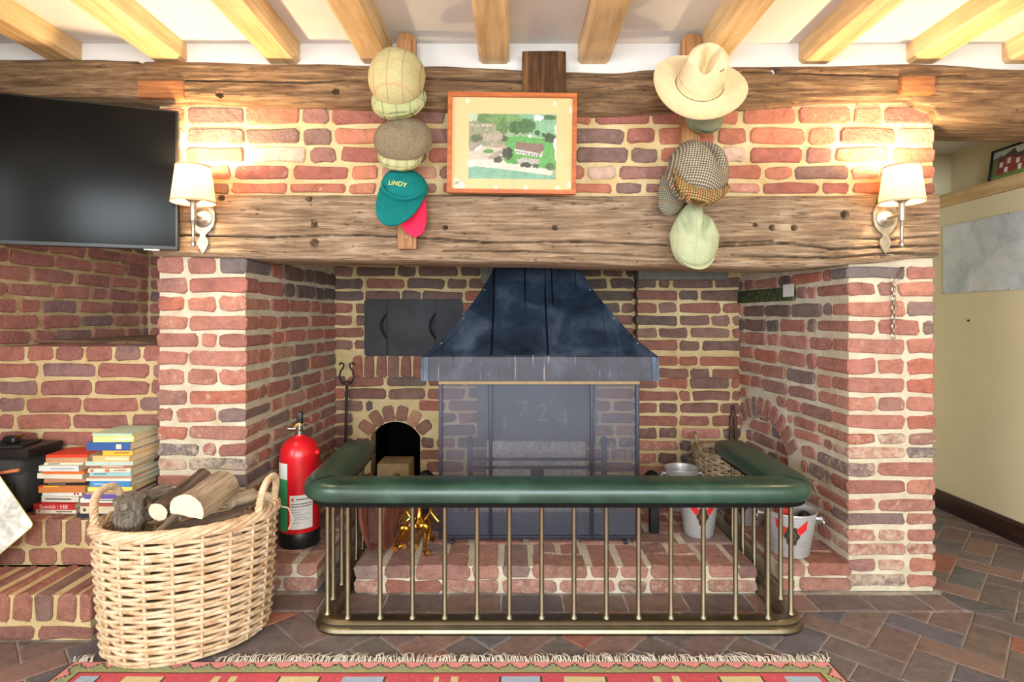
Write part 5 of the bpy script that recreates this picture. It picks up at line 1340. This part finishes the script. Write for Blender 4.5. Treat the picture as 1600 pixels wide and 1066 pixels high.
def print_panel(parent, arr, x0, x1, z0, z1, y, nm='print', mt=None, nf=True):
    ny, nx_, _ = arr.shape; vs = [(x0+(x1-x0)*i/nx_, y, z1-(z1-z0)*j/ny) for j in range(ny+1) for i in range(nx_+1)]; fs3 = []; cl = []
    for j in range(ny):
        for i in range(nx_): a = j*(nx_+1)+i; fs3.append((a, a+nx_+1, a+nx_+2, a+1)); cl.append(arr[j, i])
    if mt is not None: vs = [mt @ Vector(p) for p in vs]
    mb = MB(); mb.add(vs, fs3); o = mb.build(nm, 'photo_print', parent); colour_mesh(o, cl); return o
img *= (0.72+0.56*norm(rs_.rand(PNY, PNX)+0.6*n1))[:, :, None]; img[:] = img*0.80+0.012
print_panel(pf_, img, IX0, IX1, IZ0, IZ1, 0.0022, 'photograph')
plain('mould_spot', c(232, 220, 190), 0.9)
for fx, fz, rr2 in ((0.09, 0.08, 0.026), (0.07, 0.12, 0.014), (0.15, 0.925, 0.010), (0.83, 0.905, 0.009), (0.955, 0.845, 0.012), (0.95, 0.10, 0.012), (0.38, 0.05, 0.010), (0.61, 0.04, 0.010), (0.86, 0.03, 0.012)):
    mb = MB(); X, Z = -FW/2+FW*fx, max(0.024, FH*fz); ring = [(X+min(rr2, FW/2-0.014-abs(X))*(1+0.25*math.sin(3*k+fx*9))*math.cos(2*PI*k/12)*0.8, 0.0026, Z+min(rr2, max(0.004, Z-0.013))*math.sin(2*PI*k/12)) for k in range(12)]
    mb.add(ring, [tuple(range(12))]); mb.build('stain', 'mould_spot', mtb, smooth=False)
mb = MB(); mb.box(-FW/2+0.012, FW/2-0.012, -0.004, -0.0025, 0.012, FH-0.012); mb.build('glass', 'picture_glass', pf_, smooth=False)

# ------------------------------------------------------------------ hat racks
def rack(px, label, top_y, bot_y):
    xt, zt_ = at(px, top_y, -0.10); zb_ = at(px, bot_y, -0.07)[1]
    o = thing('hat_rack', label, 'hat rack', (xt, -0.07, zb_), 0, 'wooden hat racks')
    h_ = zt_-zb_; pts = [(-0.035, 0.0), (0.035, 0.0), (0.035, h_-0.02), (0.022, h_-0.004), (0.008, h_), (-0.008, h_), (-0.022, h_-0.004), (-0.035, h_-0.02)]
    mt = Matrix.Rotation(math.radians(1.6), 4, 'X')
    mb = MB(); mb.poly(pts, -0.004, 0.024, mt); mb.poly([(-0.020, 0.004), (0.020, 0.004), (0.020, h_-0.03), (-0.020, h_-0.03)], -0.012, -0.003, mt); bd = mb.build('board', 'oak_rack', o, smooth=False)
    mb = MB(); mb.lathe([(0.007, 0), (0.007, 0.0015), (0.001, 0.0015)], 12, mt @ Vector((0, -0.0122, 0.045)), 'Y'); mb.build('plug', 'oak_rack', bd)
    for f in (0.22, 0.42, 0.62, 0.795):
        pl_ = 0.118 if (px > 800 and f > 0.7) else 0.032      # the straw hat hangs on a longer peg
        mb = MB(); mb.tube([mt @ Vector((0, -0.01, h_*f)), mt @ Vector((0, -pl_, h_*f+0.006))], [0.008, 0.010], 10); mb.build('peg', 'oak_rack', o)
    return o
rack(634, 'wooden hat rack board of tweed caps left of the framed photograph', 50, 389)
rack(1081, 'wooden hat rack board of hats right of the framed photograph', 52, 408)

# ------------------------------------------------------------------ hats
GRP = 'hats hung on the wooden racks'
def cap_depth(r, dep, p=2.4): return dep*max(0.0, 1-r**p)**0.62
def flat_cap(name, label, cat, px, py, wpx, hpx, Y, dep, mat, tilt=0.0, peak=0.03, pmat=None, seed=0.0, wr=0.006, squash=0.0, fold=None, px_peak=0.0, pw=1.0, lean=0.0):
    sc_ = 880/(Y-dep*0.5+2.2); X, Z = at(px, py, Y-dep*0.5); w, h_ = wpx/sc_, hpx/sc_
    o = thing(name, label, cat, (X, Y, Z), 0, GRP); o.rotation_euler = (math.radians(-lean), tilt, 0)
    na, nr = 56, 18; rings = []
    def pt(r, th, back=0.0):
        ca_, sa_ = math.cos(th), math.sin(th); k = 1+0.05*noise.noise((ca_*1.2+seed, sa_*1.2, seed))
        xw = (1-squash*max(0, sa_)) if squash >= 0 else (1+squash*max(0, -sa_))
        x = w/2*r*k*math.copysign(abs(ca_)**0.92, ca_)*xw; z = h_/2*r*k*math.copysign(abs(sa_)**0.92, sa_)
        y = -cap_depth(r, dep)+wr*noise.noise((x*16+seed, z*13, seed*2.3))*min(1, (1-r)*4+0.2)+0.5*wr*noise.noise((x*40+seed, z*34, seed))*(1-r)
        if fold: y += fold(x, z)
        return (x, y+back, z)
    for i in range(nr+1):
        r = 0.02+0.98*math.sin(PI/2*i/nr); rings.append([pt(r, 2*PI*k/na) for k in range(na)])
    rings.append([tuple(Vector(pt(0.985, 2*PI*k/na))+Vector((0, 0.006, 0))) for k in range(na)])
    for i in range(nr-1, -1, -1):
        r = 0.02+0.98*math.sin(PI/2*i/nr); rings.append([(p[0]*0.965, p[1]+0.004, p[2]*0.965) for p in [pt(r, 2*PI*k/na) for k in range(na)]])
    mb = MB(); mb.rings(rings); mb.build('crown', mat, o, angle=70)
    if peak:
        mb = MB(); n = 24; cols_ = []
        for i in range(n+1):
            th = math.radians(202+136*i/n); f = math.sin(PI*i/n); row = []
            for j in range(6):
                g = j/5; p = pt(0.93, th); ex = peak*f**0.7*g
                row.append((p[0]*(1-0.03*g)*(1+(pw-1)*min(1, g*1.6+0.2))+px_peak*g*f, -dep*0.34-0.022*f*math.sin(PI/2*g)+0.010*(1-f), p[2]*(1.0)-ex*0.98))
            cols_.append(row)
        ring = [[(x, y-0.0025, z) for x, y, z in r_]+[(x, y+0.0035, z-0.001) for x, y, z in r_[::-1]] for r_ in cols_]
        mb.rings(ring); mb.build('peak', pmat or mat, o, angle=60)
    return o, pt
# left rack, from the lowest layer up
flat_cap('red_cap', 'bright pink-red cap showing its peak under the teal baseball cap', 'cap', 632, 298, 54, 52, -0.096, 0.030, 'hat_red', -0.30, 0.124, seed=1.1, px_peak=0.0, pw=1.2, wr=0.002)
teal, tpt = flat_cap('baseball_cap', 'teal baseball cap with yellow lettering at the foot of the left rack', 'cap', 629, 291, 74, 66, -0.121, 0.052, 'cap_teal', 0.24, 0.118, seed=2.2, wr=0.010, px_peak=0.0, pw=1.14, lean=22)
vs_t, f_t = text_mesh('LINDY', 0.024); mb = MB()
def on_cap(v):
    x, z = v.x-0.012, v.y-0.024
    w_, hh = 74*2.053/880, 66*2.053/880; r = min(0.97, math.hypot(x/(w_/2), z/(hh/2)))
    th = math.atan2(z/(hh/2), x/(w_/2)); p = tpt(r, th); return (x, p[1]-0.0045, z)
mb.add([on_cap(v) for v in vs_t], f_t); mb.build('lettering', 'embroidery', teal, smooth=False)
mb = MB(); 
mb.tube([(tpt(0.93, math.radians(205+130*i/20))[0]*0.96, tpt(0.86, math.radians(205+130*i/20))[1]-0.012, tpt(0.90, math.radians(205+130*i/20))[2]) for i in range(21)], 0.005, 6); mb.build('headband', 'cap_teal', teal)
flat_cap('flat_cap', 'pale checked flat cap between the brown herringbone cap and the teal cap', 'cap', 625, 235, 74, 70, -0.138, 0.042, 'tweed_pale', 0.02, 0.022, seed=3.3, wr=0.003, lean=18)
flat_cap('flat_cap', 'brown herringbone tweed flat cap in the middle of the left rack', 'cap', 628, 215, 95, 79, -0.153, 0.068, 'tweed_brown', -0.05, 0.0, seed=4.1, wr=0.010, lean=26)
flat_cap('flat_cap', 'greenish tweed flat cap with dark check under the topmost cap', 'cap', 621, 153, 86, 72, -0.166, 0.055, 'tweed_green', -0.10, 0.024, seed=5.7, wr=0.003, lean=20)
flat_cap('flat_cap', 'sandy tweed flat cap with rust windowpane lines topmost on the left rack', 'cap', 616, 114, 92, 98, -0.188, 0.098, 'tweed_sand', 0.06, 0.0, seed=6.4, wr=0.005, lean=20)
# right rack
def sage_fold(x, z): return 0.036*math.exp(-((x-0.025-z*0.18)/0.014)**2)*max(0, min(1, (z+0.03)/0.06))+0.032*math.exp(-((x+0.035+z*0.1)/0.013)**2)*max(0, min(1, (z+0.02)/0.06))
flat_cap('flat_cap', 'pale sage linen flat cap hanging lowest on the right rack', 'cap', 1089, 366, 80, 108, -0.128, 0.062, 'linen_sage', 0.03, 0.020, seed=7.7, wr=0.008, squash=0.45, fold=sage_fold, lean=6)
flat_cap('flat_cap', 'grey small check flat cap tucked behind the houndstooth cap', 'cap', 1054, 296, 46, 80, -0.104, 0.040, 'houndstooth_grey', 0.25, 0.0, seed=8.3, wr=0.006)
def hound_fold(x, z): return 0.050*math.exp(-((x-0.020+0.7*(z-0.055))/0.020)**2-((z-0.060)/0.062)**2)
hc, hpt = flat_cap('flat_cap', 'crumpled houndstooth flat cap with a gold check band on the right rack', 'cap', 1097, 266, 98, 116, -0.162, 0.098, 'houndstooth', 0.24, 0.0, seed=9.2, wr=0.010, fold=hound_fold, lean=18)
mb = MB(); rings = []
for i in range(25):
    th = math.radians(196+140*i/24); p = Vector(hpt(0.97, th)); f = math.sin(PI*i/24)**0.5
    p.z -= 0.012*f
    rings.append([(p.x*1.0, -0.055-0.022*f, p.z+0.030*f), (p.x*1.05, -0.055-0.034*f, p.z-0.004), (p.x*1.02, -0.05-0.030*f, p.z-0.024*f), (p.x*0.98, -0.045, p.z-0.020*f), (p.x*0.96, -0.04, p.z+0.020)])
mb.rings(rings); mb.build('peak', 'houndstooth_gold', hc, angle=70)
flat_cap('flat_cap', 'grey green wool cap showing under the straw hat', 'cap', 1103, 184, 58, 46, -0.116, 0.026, 'wool_greygreen', 0.10, 0.006, seed=10.9, wr=0.003)
# straw hat: crown axis towards the room and a little upward
SX_, SZ_ = at(1093, 132, -0.205)
sh = thing('straw_hat', 'cream straw fedora with a pinched crown hung topmost on the right rack', 'hat', (SX_, -0.205, SZ_), 0, GRP); sh.scale = (0.96, 0.96, 0.96)
ax = Vector((0.03, -math.cos(math.radians(31)), math.sin(math.radians(31)))).normalized(); fr_ = Vector((-0.35, 0, -1)); fr_ = (fr_-ax*fr_.dot(ax)).normalized(); sd = ax.cross(fr_)
def HV(f, s, u): return tuple(fr_*f+sd*s+ax*u)
mb = MB(); rings = []; n = 64
for rr2, u in ((0.090, 0.002), (0.105, -0.002), (0.125, -0.004), (0.148, -0.003), (0.168, 0.002), (0.172, 0.0045), (0.171, 0.000), (0.148, -0.006), (0.125, -0.007), (0.105, -0.005), (0.088, -0.003)):
    rings.append([HV(rr2*1.06*math.cos(2*PI*k/n), rr2*math.sin(2*PI*k/n), u-0.014*(rr2/0.17)**2*math.cos(2*PI*k/n)**2+0.010*(rr2/0.17)**3*math.sin(2*PI*k/n)**2) for k in range(n)])
mb.rings(rings, caps=False, loop=True); mb.build('brim', 'straw', sh, angle=60)
def crown_u(f, s, r):
    """height of the crown top over front-back f and side s"""
    u = 0.118-0.012*(f+0.02)/0.08
    cre = 0.066*math.exp(-(s/0.019)**2)*max(0, min(1, (0.085-f)/0.06))
    dent = 0.030*math.exp(-((abs(s)-0.055)/0.02)**2-((f-0.055)/0.032)**2)
    return u-cre-dent
mb = MB(); rings = []
for i in range(9):
    f_ = i/8; k_ = 0.088*(1-0.16*f_**1.5); rings.append([HV(k_*1.10*math.cos(a)*(1-0.12*f_*max(0, math.cos(a))), k_*0.95*math.sin(a)*(1-0.28*f_*max(0, math.cos(a))**2), 0.002+f_*(0.100-0.012*math.cos(a))) for a in [2*PI*k/n for k in range(n)]])
for i in range(1, 11):
    g = 1-i/10.4; k_ = 0.088*0.84*(0.10+0.90*g) if False else 0.088*0.84*g**0.8; row = []
    for k in range(n):
        a = 2*PI*k/n; f1 = k_*1.10*math.cos(a)*(1-0.12*max(0, math.cos(a))); s1 = k_*0.95*math.sin(a)*(1-0.28*max(0, math.cos(a))**2)
        edge = 0.102-0.012*math.cos(a); b_ = min(1, (1-g)*3.2); row.append(HV(f1, s1, edge*(1-b_)+crown_u(f1, s1, g)*b_))
    rings.append(row)
mb.rings(rings, caps=False); mb.f.append(tuple(len(mb.v)-n+k for k in range(n))); mb.mi.append(0); mb.build('crown', 'straw', sh, angle=70)
mb = MB(); mb.rings([[HV((0.0895+d)*1.10*math.cos(2*PI*k/n), (0.0895+d)*0.95*math.sin(2*PI*k/n), u) for k in range(n)] for u, d in ((0.004, 0), (0.004, 0.0015), (0.026, 0.0005), (0.026, -0.002))], caps=False, loop=True); hb_ = mb.build('band', 'straw', sh)
mb = MB(); mb.ball(HV(0.060, -0.062, 0.030), 0.006, 8); mb.build('band_stud', 'chrome', hb_)
mb = MB(); mb.tube([HV(0.03+0.012*math.cos(0.5*i), 0.050+0.010*math.sin(0.5*i), 0.098) for i in range(11)], 0.0016, 5); mb.build('cord_loop', 'crest_dark', hb_)

# ------------------------------------------------------------------ books
def book(x0, x1, yf, dep, z0, th, col, label, rz=0.0, paper=False, grp='', text=None, bands=()):
    key = 'book_%d_%d_%d' % col
    if key not in M: plain(key, c(*col), 0.55, 0, 0.4, 0.06, 30)
    w = x1-x0; b = thing('book', label, 'book', ((x0+x1)/2, yf+dep/2, z0), rz, grp)
    t_ = 0.0016 if paper else 0.0026
    mb = MB(); prof_ = [(-dep/2, 0), (dep/2, 0), (dep/2, t_), (-dep/2+t_, t_), (-dep/2+t_, th-t_), (dep/2, th-t_), (dep/2, th), (-dep/2, th)]
    mb.rings([[(x, y, z) for y, z in prof_] for x in (-w/2, w/2)]); cv = mb.build('cover', key, b, smooth=False)
    mb = MB(); mb.box(-w/2+0.002, w/2-0.0025, -dep/2+t_, dep/2-0.003, t_+0.0002, th-t_-0.0002); mb.build('pages', 'pages', b, smooth=False)
    for fx0, fx1, fz0, fz1, bc in bands:
        k2 = 'book_%d_%d_%d' % bc
        if k2 not in M: plain(k2, c(*bc), 0.55)
        mb = MB(); mb.box(-w/2+w*fx0, -w/2+w*fx1, -dep/2-0.0006, -dep/2+0.0005, th*fz0, th*fz1); mb.build('spine_panel', k2, cv, smooth=False)
    if text:
        vs, f_ = text_mesh(text, th*0.95); mb = MB(); mb.add([(v.x, -dep/2-0.0009, v.y+th*0.5) for v in vs], f_); mb.build('spine_lettering', 'white_label', cv, smooth=False)
    return b
ST = 0.3262
INK = (70, 64, 62)
left = [  # bottom to top: thickness, colour, x0 px, x1 px, words
 (0.0155, (226, 216, 196), 59, 122, 'cream paperback at the foot of the smaller book pile', None, [(0.06, 0.10, 0.3, 0.7, (190, 40, 44)), (0.5, 0.9, 0.35, 0.6, INK)]),
 (0.0225, (190, 44, 44), 57, 122, 'red book with white spine lettering near the foot of the smaller pile', 'Spanish : Hill', []),
 (0.004, (178, 50, 44), 66, 120, 'thin red booklet between the red lettered book and a cream one', None, []),
 (0.0225, (208, 204, 188), 67, 127, 'grey cream paperback in the middle of the smaller pile', None, [(0.1, 0.8, 0.4, 0.6, INK)]),
 (0.0155, (230, 228, 220), 67, 131, 'white paperback with red marks on its spine in the smaller pile', None, [(0.80, 0.84, 0.2, 0.8, (190, 40, 44)), (0.88, 0.92, 0.2, 0.8, (190, 40, 44))]),
 (0.0260, (196, 120, 60), 66, 137, 'thick tan paged book with a red and yellow cover edge', None, [(0.0, 0.10, 0.8, 1.0, (206, 48, 40)), (0.10, 0.42, 0.84, 1.0, (232, 176, 40))]),
 (0.0085, (34, 34, 36), 71, 140, 'thin black book in the smaller pile', None, [(0.1, 0.5, 0.3, 0.6, (150, 150, 150))]),
 (0.0130, (186, 134, 96), 71, 134, 'brown paged paperback above the thin black book', None, []),
 (0.0200, (228, 220, 200), 59, 132, 'thick ivory book jutting out of the smaller pile', None, []),
 (0.0110, (222, 112, 44), 70, 136, 'slim orange book in the smaller pile', None, []),
 (0.0210, (214, 220, 216), 66, 128, 'pale grey white hardback in the smaller pile', None, [(0.3, 0.9, 0.4, 0.55, (130, 150, 170))]),
 (0.0090, (226, 222, 196), 70, 130, 'thin ivory booklet under the orange topped book', None, [(0.1, 0.4, 0.3, 0.6, INK)]),
 (0.0300, (216, 66, 40), 74, 138, 'orange covered book topmost on the smaller pile', None, [(0.0, 1.0, 0.0, 0.62, (196, 150, 112))]),
]
z = ST
for th, col, a, b_, lab, tx, bands in left:
    x0, x1 = at(a, 0, -0.05)[0], at(b_, 0, -0.05)[0]; book(x0, x1, -0.055+R.uniform(-0.012, 0.006), 0.125+R.uniform(-0.01, 0.006), z, th, col, lab, R.uniform(-0.05, 0.05), True, 'books in the smaller pile', tx, bands); z += th+0.0004
right = [
 (0.0140, (44, 48, 60), 124, 205, 'dark navy book at the foot of the taller book pile', None, []),
 (0.0270, (214, 200, 172), 129, 205, 'thick cream book low in the taller pile', None, [(0.06, 0.12, 0.3, 0.7, INK)]),
 (0.0110, (166, 84, 70), 131, 204, 'thin brick red booklet low in the taller pile', None, []),
 (0.0170, (232, 228, 218), 127, 206, 'white paperback low in the taller pile', None, [(0.2, 0.8, 0.4, 0.6, INK)]),
 (0.0170, (104, 84, 158), 136, 207, 'purple spined book in the taller pile', None, [(0.84, 0.92, 0.3, 0.8, (220, 210, 230))]),
 (0.0090, (176, 140, 130), 138, 205, 'thin mauve brown booklet in the taller pile', None, []),
 (0.0160, (236, 218, 110), 140, 208, 'yellow paperback in the taller pile', None, []),
 (0.0195, (70, 144, 204), 143, 208, 'bright blue paperback in the middle of the taller pile', None, [(0.1, 0.7, 0.4, 0.55, (220, 236, 246))]),
 (0.0110, (228, 222, 210), 136, 207, 'thin white book in the taller pile', None, []),
 (0.0070, (196, 140, 104), 140, 207, 'very thin tan booklet in the taller pile', None, []),
 (0.0165, (160, 204, 204), 142, 207, 'pale teal paperback in the taller pile', None, [(0.1, 0.4, 0.4, 0.6, (70, 110, 120))]),
 (0.0140, (226, 214, 200), 142, 206, 'white book with orange spine blocks in the taller pile', None, [(0.05, 0.13, 0.2, 0.8, (206, 110, 60)), (0.4, 0.5, 0.1, 0.9, (206, 120, 70)), (0.6, 0.9, 0.3, 0.7, (190, 140, 110))]),
 (0.0095, (166, 112, 84), 141, 208, 'thin brown book in the taller pile', None, [(0.3, 0.8, 0.3, 0.7, (220, 200, 180))]),
 (0.0155, (190, 208, 196), 136, 209, 'pale green grey book in the taller pile', None, []),
 (0.0215, (240, 186, 124), 150, 220, 'peach coloured book skewed in the taller pile', None, [(0.35, 0.95, 0.3, 0.7, (250, 226, 190))]),
 (0.0185, (246, 184, 60), 163, 228, 'golden yellow book under the blue hardback', None, [(0.4, 0.9, 0.4, 0.55, (120, 80, 40))]),
 (0.0300, (56, 92, 158), 140, 211, 'thick blue hardback near the top of the taller pile', None, [(0.68, 0.80, 0.2, 0.8, (220, 214, 190))]),
 (0.0220, (220, 226, 140), 147, 213, 'lime yellow book under the pale green top book', None, [(0.5, 0.95, 0.35, 0.6, (246, 248, 220))]),
 (0.0085, (180, 204, 184), 145, 208, 'pale green book topmost on the taller pile', None, []),
]
z = ST
for th, col, a, b_, lab, tx, bands in right:
    x0, x1 = at(a, 0, -0.09)[0], at(b_, 0, -0.09)[0]; x1 = min(x1, LX0-0.030); book(x0, x1, -0.100+R.uniform(-0.006, 0.006), 0.165+R.uniform(-0.012, 0.008), z, th, col, lab, R.uniform(-0.05, 0.05), True, 'books in the taller pile', tx, bands); z += th+0.0004

# ------------------------------------------------------------------ bag, box and adapter on the step
bx0, bx1 = -2.085, -1.835
bag = thing('camera_bag', 'dark canvas bag with an orange trim and a buckled pocket beside the books', 'bag', ((bx0+bx1)/2, -0.02, ST))
def pillow(mb, x0, x1, y0, y1, z0, z1, b, sub=1):
    bm = bmesh.new(); bmesh.ops.create_cube(bm, size=1.0)
    for v in bm.verts: v.co = Vector(((x0+x1)/2+v.co.x*(x1-x0), (y0+y1)/2+v.co.y*(y1-y0), (z0+z1)/2+v.co.z*(z1-z0)))
    bmesh.ops.bevel(bm, geom=bm.edges[:], offset=b, segments=5, affect='EDGES', profile=0.5); bmesh.ops.subdivide_edges(bm, edges=bm.edges[:], cuts=1, use_grid_fill=True)
    for v in bm.verts: v.co += v.normal*0.005*noise.noise(v.co*18)
    bm.verts.index_update(); mb.add([v.co.copy() for v in bm.verts], [tuple(v.index for v in f.verts) for f in bm.faces]); bm.free()
mb = MB(); pillow(mb, -0.125, 0.125, -0.075, 0.10, 0.004, 0.185, 0.03); mb.build('body', 'bag_canvas', bag)
mb = MB(); pillow(mb, -0.13, 0.127, -0.085, 0.105, 0.15, 0.215, 0.025); fl_ = mb.build('flap', 'bag_canvas', bag)
mb = MB(); mb.tube([(-0.13, -0.087, 0.142), (-0.05, -0.094, 0.150), (0.04, -0.092, 0.165), (0.125, -0.084, 0.178)], 0.006, 8); mb.build('orange_piping', 'orange_trim', bag)
mb = MB(); pillow(mb, -0.03, 0.085, -0.100, -0.06, 0.02, 0.135, 0.018); pk = mb.build('pocket', 'bag_canvas', bag)
mb = MB(); mb.bbox(0.062, 0.112, -0.110, -0.085, 0.045, 0.128, 0.006); mb.build('buckle_strap', 'bag_dark', pk)
mb = MB(); mb.tube([(-0.028, -0.102, 0.09), (0.0, -0.112, 0.12), (0.04, -0.114, 0.128), (0.066, -0.108, 0.12)], 0.007, 8); mb.build('carry_loop', 'bag_dark', pk)
mb = MB(); mb.bbox(-0.15, 0.13, -0.085, 0.08, 0, 0.035, 0.003); o = mb.build('black_box', 'black_plastic'); o.location = ((bx0+bx1)/2+0.02, -0.01, ST+0.216); tag(o, 'flat black box lying on top of the canvas bag', 'box')
mb = MB(); mb.bbox(-0.12, 0.08, -0.07, 0.05, 0, 0.008, 0.002); o = mb.build('black_folder', 'bag_dark'); o.location = ((bx0+bx1)/2+0.01, -0.01, ST+0.2515); o.rotation_euler = (0, 0, 0.2); tag(o, 'thin black folder on top of the flat black box', 'folder')
ad = thing('power_adapter', 'small black plug adapter with metal pins on top of the bag pile', 'adapter', (-1.925, -0.03, ST+0.260))
mb = MB(); pillow(mb, -0.028, 0.022, -0.02, 0.02, 0.001, 0.032, 0.012); mb.build('plug_body', 'black_plastic', ad)
for dy in (-0.008, 0.008):
    mb = MB(); mb.tube([(0.015, dy, 0.024), (0.042, dy, 0.034)], 0.0028, 6); mb.build('pin', 'brass', ad)
mb = MB(); mb.tube([(-0.02, 0, 0.01), (-0.06, 0.02, 0.006), (-0.10, -0.01, 0.004)], 0.003, 6); mb.build('cable', 'black_plastic', ad)
# map sheet standing on its corner on the lower step
mp_ = thing('map_sheet', 'stiff pale printed map sheet standing on its corner on the lower brick step', 'map', (-1.885, -0.262, 0.155))
mb = MB(); r_ = 0.014; S2 = 0.268
pts = []
for cx, cz, a0 in ((S2-r_, r_, -PI/2), (S2-r_, S2-r_, 0), (r_, S2-r_, PI/2), (r_, r_, PI)): pts += [(cx+r_*math.cos(a0+PI/2*i/4), cz+r_*math.sin(a0+PI/2*i/4)) for i in range(5)]
mt = Matrix.Rotation(math.radians(-18), 4, 'X') @ Matrix.Rotation(-PI/4, 4, 'Y')
mb.poly(pts, -0.0015, 0.0015, mt); mb.build('sheet', 'map_paper', mp_, smooth=False)
plain('map_edge', c(206, 196, 120), 0.7)
mb = MB(); mb.tube([mt @ Vector((x, 0, z)) for x, z in pts], 0.0018, 5, loop=True); mb.build('edge_binding', 'map_edge', mp_)

# ------------------------------------------------------------------ passage pictures
wm = thing('wall_map', 'large pale blue laminated map fixed to the cream passage wall', 'map', (WR-0.006, 0.62, 1.39))
mb = MB(); mb.box(-0.002, 0.003, -0.32, 0.32, -0.185, 0.185); mb.build('sheet', 'wall_map', wm, smooth=False)
for y in (-0.3, -0.1, 0.1, 0.318):
    for z in (-0.183, 0.183):
        mb = MB(); mb.ball((-0.003, y, z), 0.005, 8); mb.build('pin', 'pewter', wm)
mb = MB(); mb.ball((WR-0.002, 0.77, 1.055), 0.006, 8); tag(mb.build('wall_screw', 'iron'), 'small dark screw left in the cream passage wall below the map', 'screw')
pp_ = thing('small_framed_photo', 'small black framed photo of a red cottage leaning on the oak ledge', 'picture', (WR+0.055, 0.57, 1.758), -PI/2)
pp_.rotation_euler = (0, math.radians(0), -PI/2)
fw, fh = 0.29, 0.172; tl2 = Matrix.Rotation(math.radians(-8), 4, 'X')
for a in ((-fw/2, fw/2, 0, 0.010), (-fw/2, fw/2, fh-0.010, fh), (-fw/2, -fw/2+0.010, 0, fh), (fw/2-0.010, fw/2, 0, fh)):
    mb = MB(); mb.bbox(a[0], a[1], -0.008, 0.008, a[2], a[3], 0.0015, 0, tl2); mb.build('frame_rail', 'black_plastic', pp_)
img2 = np.zeros((60, 96, 3), dtype=np.float32); PNY, PNX = 60, 96; yy, xx = np.mgrid[0:60, 0:96]; XX = (xx+0.5)/96; YY = (yy+0.5)/60
n1 = norm(blur(rs_.rand(60, 96), 1)); img = img2
def PX(x, y): return x, y
put(np.ones((60, 96), bool), (206, 214, 220), 0.05)
put(pmask([(0, 0.25), (0.2, 0.15), (0.2, 0.9), (0, 0.9)]), (110, 120, 84), 0.4)
put(pmask([(0.12, 0.30), (0.45, 0.05), (0.52, 0.25), (0.95, 0.15), (1, 0.4), (0.12, 0.45)]), (84, 62, 58), 0.25)
put(pmask([(0.12, 0.42), (0.34, 0.22), (0.5, 0.38), (1, 0.36), (1, 0.85), (0.12, 0.85)]), (150, 60, 50), 0.2)
for x, y in ((0.2, 0.5), (0.36, 0.42), (0.32, 0.7), (0.55, 0.5), (0.7, 0.5), (0.6, 0.72), (0.85, 0.5)): put(pmask([(x-0.035, y-0.09), (x+0.035, y-0.09), (x+0.035, y+0.09), (x-0.035, y+0.09)]), (228, 228, 226), 0.1)
put(pmask([(0, 0.84), (1, 0.78), (1, 1), (0, 1)]), (120, 150, 78), 0.3)
print_panel(pp_, img2, -fw/2+0.008, fw/2-0.008, 0.008, fh-0.008, 0.0, 'photograph', tl2)
mb = MB(); mb.box(-fw/2+0.006, fw/2-0.006, -0.004, -0.003, 0.006, fh-0.006, 0, tl2); mb.build('glass', 'picture_glass', pp_, smooth=False)
